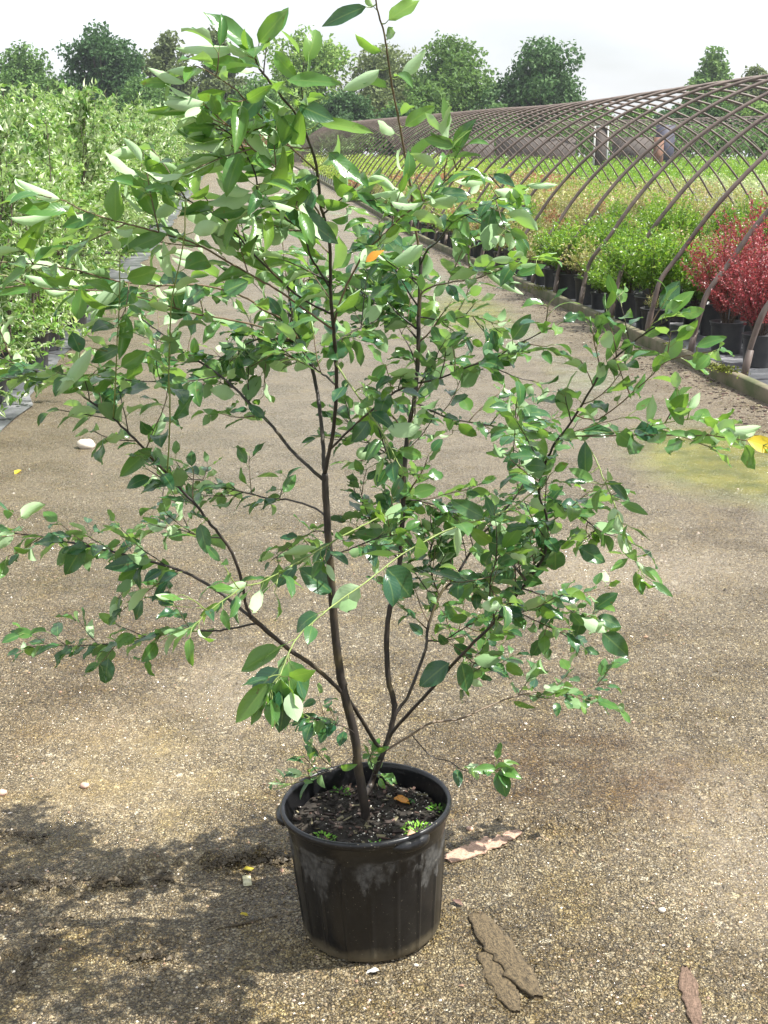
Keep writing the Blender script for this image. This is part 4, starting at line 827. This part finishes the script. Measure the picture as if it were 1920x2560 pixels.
for v in np.arange(9.6, 72, .56):
    for u in np.arange(4.02, 11.1, .53):
        uu, vv = u + rng.normal(0, .03), v + rng.normal(0, .03)
        if vv < 11.75 and u < 5.4: continue
        if 11.7 < vv < 12.3 and u < 4.2: continue
        P = W(uu, vv); q = proj(P + [0, 0, .5])
        if q[0] > 1990 or q[0] < 500: continue
        if vv < 30 and u > 4.1 and rng.random() < .10: continue
        k = kind_at(uu, vv)
        if vv < 27.5 or (u < 4.1 and vv < 42):
            lab = LAB[k]
            if u < 4.1 and vv < 17: seq += 1; lab = f'{ordn[min(seq - 1, 7)]} bright green shrub in the row along the timber kerb' if seq <= 8 else lab
            place(k, P, rng.uniform(0, 6), rng.uniform(.65, 1.2) * (1.0 if k != 'green' else 1.12), lab, 'potted shrub', 'potted shrubs inside the hoop house' if True else None); n_ind += 1
        else: far_mb.setdefault(k, []).append((P, vv))
for v in np.arange(30, 74, .9):
    for u in np.arange(12.2, 30, .85):
        P = W(u + rng.normal(0, .1), v + rng.normal(0, .1)); q = proj(P + [0, 0, .5])
        if q[0] > 1990: continue
        k = 'cream' if (35 < v < 44 and 14 < u < 19) else ('green_far' if v > 40 else 'pale')
        far_mb.setdefault(k, []).append((P, v))
shrubtop = {'pale': .5, 'russet': .48, 'lime': .62, 'green_far': .55, 'cream': .5, 'green': .6}
allmb = MB(); matl = []; 
for k, lst in far_mb.items():
    if k not in matl: matl.append(k)
    mi = matl.index(k)
    for P, v in lst:
        n = int(110 - v * .6); sz = .055 + .0009 * v
        s_ = rng.uniform(.6, 1.3)
        for i in range(n):
            a = rng.uniform(0, 6.28); r = .33 * math.sqrt(rng.random()); z = .2 + shrubtop[k] * s_ * rng.random() ** .6 * (1 - .5 * (r / .33) ** 2) + .05
            d = unit(rdir() + [0, 0, .4]); nn = unit(np.array([0, 0, 1.]) + rdir() * .7); nn = unit(nn - d * (nn @ d)); L_ = sz * rng.uniform(.7, 1.3)
            card_leaf(allmb, P + [r * math.cos(a), r * math.sin(a), z], d, nn, L_, L_ * .6, mi)
matn = {'green_far': 'shrub_green', 'green': 'shrub_green', 'pale': 'shrub_pale', 'russet': 'shrub_russet', 'lime': 'shrub_lime', 'cream': 'shrub_cream'}
tag(allmb.build('far_shrubbery', [M[matn[k]] for k in matl], smooth=False), 'far blocks of mixed container shrubs merging into a band of foliage', 'shrubs', kind='stuff')
print('individual shrubs', n_ind)

# ------------------------------------------------------------------ left block of potted young trees
def row_tree_proto(nl, Ls, nb, name='nursery_tree'):
    r_ = empty(name, (0, 0, -50)); loc = np.array([0, 0, -50.]); H = 2.28
    wd_ = MB(); lf = MB(); p = MB(); small_pot(p, .19, .33, 32)
    bases = []
    for j in range(5):
        a = rng.uniform(0, 6.28); tip = np.array([.34 * math.cos(a), .34 * math.sin(a), H * rng.uniform(.72, 1.06)])
        S = smooth_path([[.03 * math.cos(a), .03 * math.sin(a), .3], [.10 * math.cos(a), .1 * math.sin(a), .9], tip * [1, 1, .72] , tip], 4); wd_.tube(S, np.linspace(.012, .003, len(S)), 5, 0, cap=False); bases.append(S)
    for i in range(nb):
        S = bases[i % 5]; f = rng.uniform(.03, .98) * (len(S) - 1); j = min(len(S) - 2, int(f)); p0 = S[j] + (S[j + 1] - S[j]) * (f - j); t = p0[2] / H
        a = rng.uniform(0, 6.28); L_ = rng.uniform(.34, .72) * (1.2 - .75 * t); d = unit(np.array([math.cos(a), math.sin(a), rng.uniform(.3, 1.3) if t > .38 else rng.uniform(-.6, .5)]))
        Q = smooth_path([p0, p0 + d * L_ * .5, p0 + d * L_ + [0, 0, .06]], 3); wd_.tube(Q, np.linspace(.004, .0012, len(Q)), 4, 0, cap=False)
        for k in range(nl // nb):
            tt = .15 + .85 * rng.random(); f2 = tt * (len(Q) - 1); jj = min(len(Q) - 2, int(f2)); pp = Q[jj] + (Q[jj + 1] - Q[jj]) * (f2 - jj); td = unit(Q[jj + 1] - Q[jj])
            dd = unit(td * .6 + rdir() * .9 + [-.25, 0, -.05]); nn = unit(np.array([0, 0, 1.]) + rdir() * 1.2); nn = unit(nn - dd * (nn @ dd)); l = rng.uniform(*Ls)
            card_leaf(lf, pp + rdir() * .015, dd, nn, l, l * .42)
    for mb in (p, wd_, lf): mb.v = [x + loc for x in mb.v]
    p.build('pot', M['pot_small'], r_); wd_.build('trunk', M['stem_small'], r_); lf.build('foliage', M['row_leaf'], r_, smooth=False)
    return r_
PROTO['rowA'] = [[row_tree_proto(2700, (.065, .105), 70), False] for _ in range(3)]
PROTO['rowB'] = [[row_tree_proto(1700, (.07, .105), 60), False] for _ in range(2)]
PROTO['rowC'] = [[row_tree_proto(620, (.11, .16), 44), False] for _ in range(2)]
cnt = 0
for (u, vs, st, v1) in ((-1.93, 7.6, .78, 74), (-2.75, 8.3, .82, 70), (-3.6, 13, .85, 56), (-4.5, 18, .9, 46), (-5.4, 25, .95, 44)):
    k = 0
    for v in np.arange(vs, v1, st):
        first = u > -2; k += 1
        vv = v + rng.normal(0, .05); key = 'rowA' if vv < 15 else ('rowB' if vv < 30 else 'rowC'); cnt += 1
        if first and k <= 8: lab = f'{ordn[k - 1]} leafy nursery tree in the front row along the left lane edge'
        elif first: lab = 'receding leafy nursery tree of the front row left of the lane'
        else: lab = 'leafy nursery tree behind the front row in the left block'
        place(key, W(u + rng.normal(0, .06) + (.13 if first and vv < 17 else -.1), vv), rng.uniform(0, 6), rng.uniform(.93, 1.08) * (.80 if vv < 12 else (.92 if vv < 17 else 1)), lab, 'nursery tree', 'potted nursery trees left of the lane')
print('row trees', cnt)
# low front skirt of small leafy plants beside the weed mat edge
for k, (u, v) in enumerate([(-1.62, 7.55), (-1.75, 6.9)]):
    place('rowA', W(u, v), 1, [.42, .34][k], ['small leafy sprig plant at the front corner of the left block', 'second small leafy plant at the very left frame edge'][k], 'potted plant', None)
# russet shrubs at the far end of the lane
for k, u in enumerate((-3.0, -1.4, .2, 1.8)):
    o = place('russet', W(u, 86), rng.uniform(0, 6), 2.6, f"{['leftmost', 'second', 'third', 'rightmost'][k]} rust coloured round bush at the end of the lane", 'bush', 'rust coloured bushes at the lane end')

# ------------------------------------------------------------------ trees behind
TREE_M = {}
def tree_mat(key, tops):
    TREE_M[key] = leaf_mat('crown_' + key, tops, tuple(x * 1.3 for x in tops[0]), .6, .25, tuple(x * 1.6 for x in tops[1]), veins=False, spec=.2)
tree_mat('dark', [(.045, .105, .035), (.07, .14, .045), (.035, .08, .03)])
tree_mat('mid', [(.08, .16, .04), (.11, .20, .05), (.06, .13, .04)])
tree_mat('light', [(.12, .22, .05), (.17, .27, .06), (.09, .18, .045)])
tree_mat('olive', [(.13, .17, .06), (.17, .21, .08), (.10, .14, .05)])
def far_tree(cx, ytop, wpx, Yd, key, label, shape=1., lobes=40, n=5200, ybase=345, airy=0.):
    T = at(cx, ytop, Yd); base = gh(T[0], Yd); H = T[2] - base; Wd = wpx / F * Yd * .56
    r_ = empty('tree', (T[0], Yd, base)); tag(r_, label, 'tree', 'trees along the horizon')
    tr = MB(); tr.tube(smooth_path([(T[0], Yd, base - .2), (T[0] + .2, Yd, base + H * .35), (T[0] - .1, Yd, base + H * .85)], 4), np.linspace(.028 * H, .004 * H, 9), 8)
    b = MB(); cz = base + H * .55; L_ = []
    for i in range(lobes):
        while True:
            p = rng.uniform(-1, 1, 3)
            if np.linalg.norm(p) < 1: break
        p = p * (.35 + .65 * rng.random()) if i > lobes * .6 else p / np.linalg.norm(p) * rng.uniform(.6, .98)
        wz = 1 - .45 * max(0, p[2]) ** 1.5 * shape
        c = np.array([T[0] + p[0] * Wd * wz, Yd + p[1] * Wd * wz, cz + p[2] * H * .50]); r = Wd * rng.uniform(.14, .40) * (1.15 - .4 * abs(p[2])); L_.append((c, r))
    for q_ in np.linspace(-.8, .86, 8): L_.append((np.array([T[0] + rng.uniform(-.15, .15) * Wd, Yd, cz + q_ * H * .46]), Wd * (.20 + .26 * math.sqrt(max(0, 1 - q_ * q_)) * (1.15 - .3 * q_))))
    top = max(c[2] + r * .8 for c, r in L_); lo_ = min(c[2] - r * .8 for c, r in L_); hw = max(abs(c[0] - T[0]) + r * .9 for c, r in L_)
    kz = H * .9 / (top - lo_); kx = Wd / hw; L_ = [(np.array([T[0] + (c[0] - T[0]) * kx, c[1], base + H + (c[2] - top) * kz]), r * (kx * .5 + kz * .5)) for c, r in L_]
    for c, r in L_:
        tr.tube([np.array([T[0], Yd, base + H * .3]) + (c - np.array([T[0], Yd, base + H * .3])) * t for t in (0, .5, .95)], [.008 * H, .005 * H, .002 * H], 5, cap=False)
    tot = sum(r * r for _, r in L_); s0 = .34 * (Yd / 120)
    for c, r in L_:
        m = int(n * 1.8 * r * r / tot)
        for i in range(m):
            d = rdir(); rr = r * (.55 + .5 * rng.random() ** .5) * (1 + .6 * noise.noise(Vector(tuple(d * 2.2 + c))))
            p = c + d * rr * np.array([1, 1, .8]); dd = unit(rdir() + d * .5 - [0, 0, .3]); nn = unit(d + rdir() * .6 + [0, 0, .3]); nn = unit(nn - dd * (nn @ dd)); l = s0 * rng.uniform(.6, 1.5)
            card_leaf(b, p, dd, nn, l, l * .75)
    tr.build('trunk', M['bark_far'], r_); b.build('crown', TREE_M[key], r_, smooth=False)
far_tree(40, 108, 230, 118, 'mid', 'broad mid green tree at the left frame edge')
far_tree(130, 205, 110, 110, 'light', 'lower thin light green tree beside the left edge tree')
far_tree(250, 55, 205, 120, 'dark', 'tall dark green pointed tree above the nursery block', 1.3, n=6500)
far_tree(415, 80, 130, 135, 'olive', 'olive tree rising behind the right of the tall dark one')
far_tree(350, 190, 190, 108, 'mid', 'rounded lower tree in front of the olive one')
far_tree(545, 70, 110, 132, 'olive', 'narrow olive tree behind the upper leaves of the potted tree')
far_tree(765, 72, 215, 122, 'light', 'light green tree with a spreading top behind the potted tree')
far_tree(650, 190, 170, 110, 'mid', 'rounded tree directly behind the stems')
far_tree(960, 110, 240, 130, 'olive', 'wide dull green tree between the two centre light trees')
far_tree(1125, 92, 205, 116, 'light', 'bright green tree just left of the big round dark tree', 1.2, n=6500)
far_tree(1060, 215, 170, 104, 'light', 'short bright green tree at the foot of the centre group')
far_tree(860, 230, 170, 108, 'dark', 'short dark tree at the foot of the centre group')
far_tree(1355, 93, 255, 112, 'dark', 'big round dark green tree standing apart above the hoops', .7, 34, 8500)
far_tree(1790, 115, 125, 135, 'mid', 'pointed tree standing alone above the hoops at right', 1.4)
far_tree(1900, 168, 150, 130, 'olive', 'lower olive tree at the right frame edge')
far_tree(1405, 212, 20, 128, 'mid', 'thin young conifer top just above the ridge', 1.5, 8, 300) if False else None
for k, (cx, yt, wp, Yd, key) in enumerate([(1490, 262, 180, 110, 'mid'), (1600, 272, 160, 112, 'light'), (1700, 262, 170, 108, 'dark'), (1800, 250, 170, 106, 'mid'), (1905, 255, 170, 108, 'light'), (1230, 262, 160, 106, 'mid'), (740, 285, 160, 104, 'dark'), (540, 262, 150, 104, 'dark'), (450, 285, 120, 100, 'mid'), (230, 240, 170, 104, 'dark'), (990, 268, 150, 102, 'dark')]):
    far_tree(cx, yt, wp, Yd, key, ['low mid green tree under the open sky right of the round tree', 'low light green tree behind the white framed door', 'low dark tree behind the dark shed', 'low tree below the pointed right tree', 'low light tree at the right frame edge', 'low tree under the left side of the big round tree', 'low dark tree right of the potted tree stems', 'low dark tree above the lane end', 'low bushy tree at the lane end beside the nursery rows', 'low dark tree under the tall dark one', 'low dark tree under the wide dull one'][k], .5, 20, 3200)
# understory belt
b = MB()
for i in range(16000):
    x = rng.uniform(-60, 60); y = rng.uniform(98, 104); h = 2.6 + 1.3 * noise.noise(Vector((x * .25, 0, 0))) + .8 * noise.noise(Vector((x * .9, 3, 0)))
    z = h * rng.random() ** .7; d = unit(rdir() - [0, 0, .2]); nn = unit(rdir() + [0, -.5, .6]); nn = unit(nn - d * (nn @ d)); l = rng.uniform(.25, .5)
    card_leaf(b, np.array([x, y, gh(x, y) + z]), d, nn, l, l * .8)
tag(b.build('undergrowth', TREE_M['mid'], smooth=False), 'dense low undergrowth belt below the far trees', 'undergrowth', kind='stuff')
for lst in PROTO.values():               # prototypes nobody used
    for e in lst:
        if not e[1]:
            for ch in list(e[0].children): bpy.data.objects.remove(ch)
            bpy.data.objects.remove(e[0])

# ------------------------------------------------------------------ air
hz = bpy.data.materials.new('haze_air'); hz.use_nodes = True; t = hz.node_tree; t.nodes.clear()
vo = t.nodes.new('ShaderNodeVolumePrincipled'); ho = t.nodes.new('ShaderNodeOutputMaterial'); t.links.new(vo.outputs[0], ho.inputs['Volume'])
vo.inputs['Color'].default_value = (.86, .92, 1, 1); vo.inputs['Density'].default_value = .00035; vo.inputs['Anisotropy'].default_value = .3
b = MB(); b.box((0, 110, 9.2), (336, 250, 21)); tag(b.build('haze', hz, smooth=False), kind='stuff')
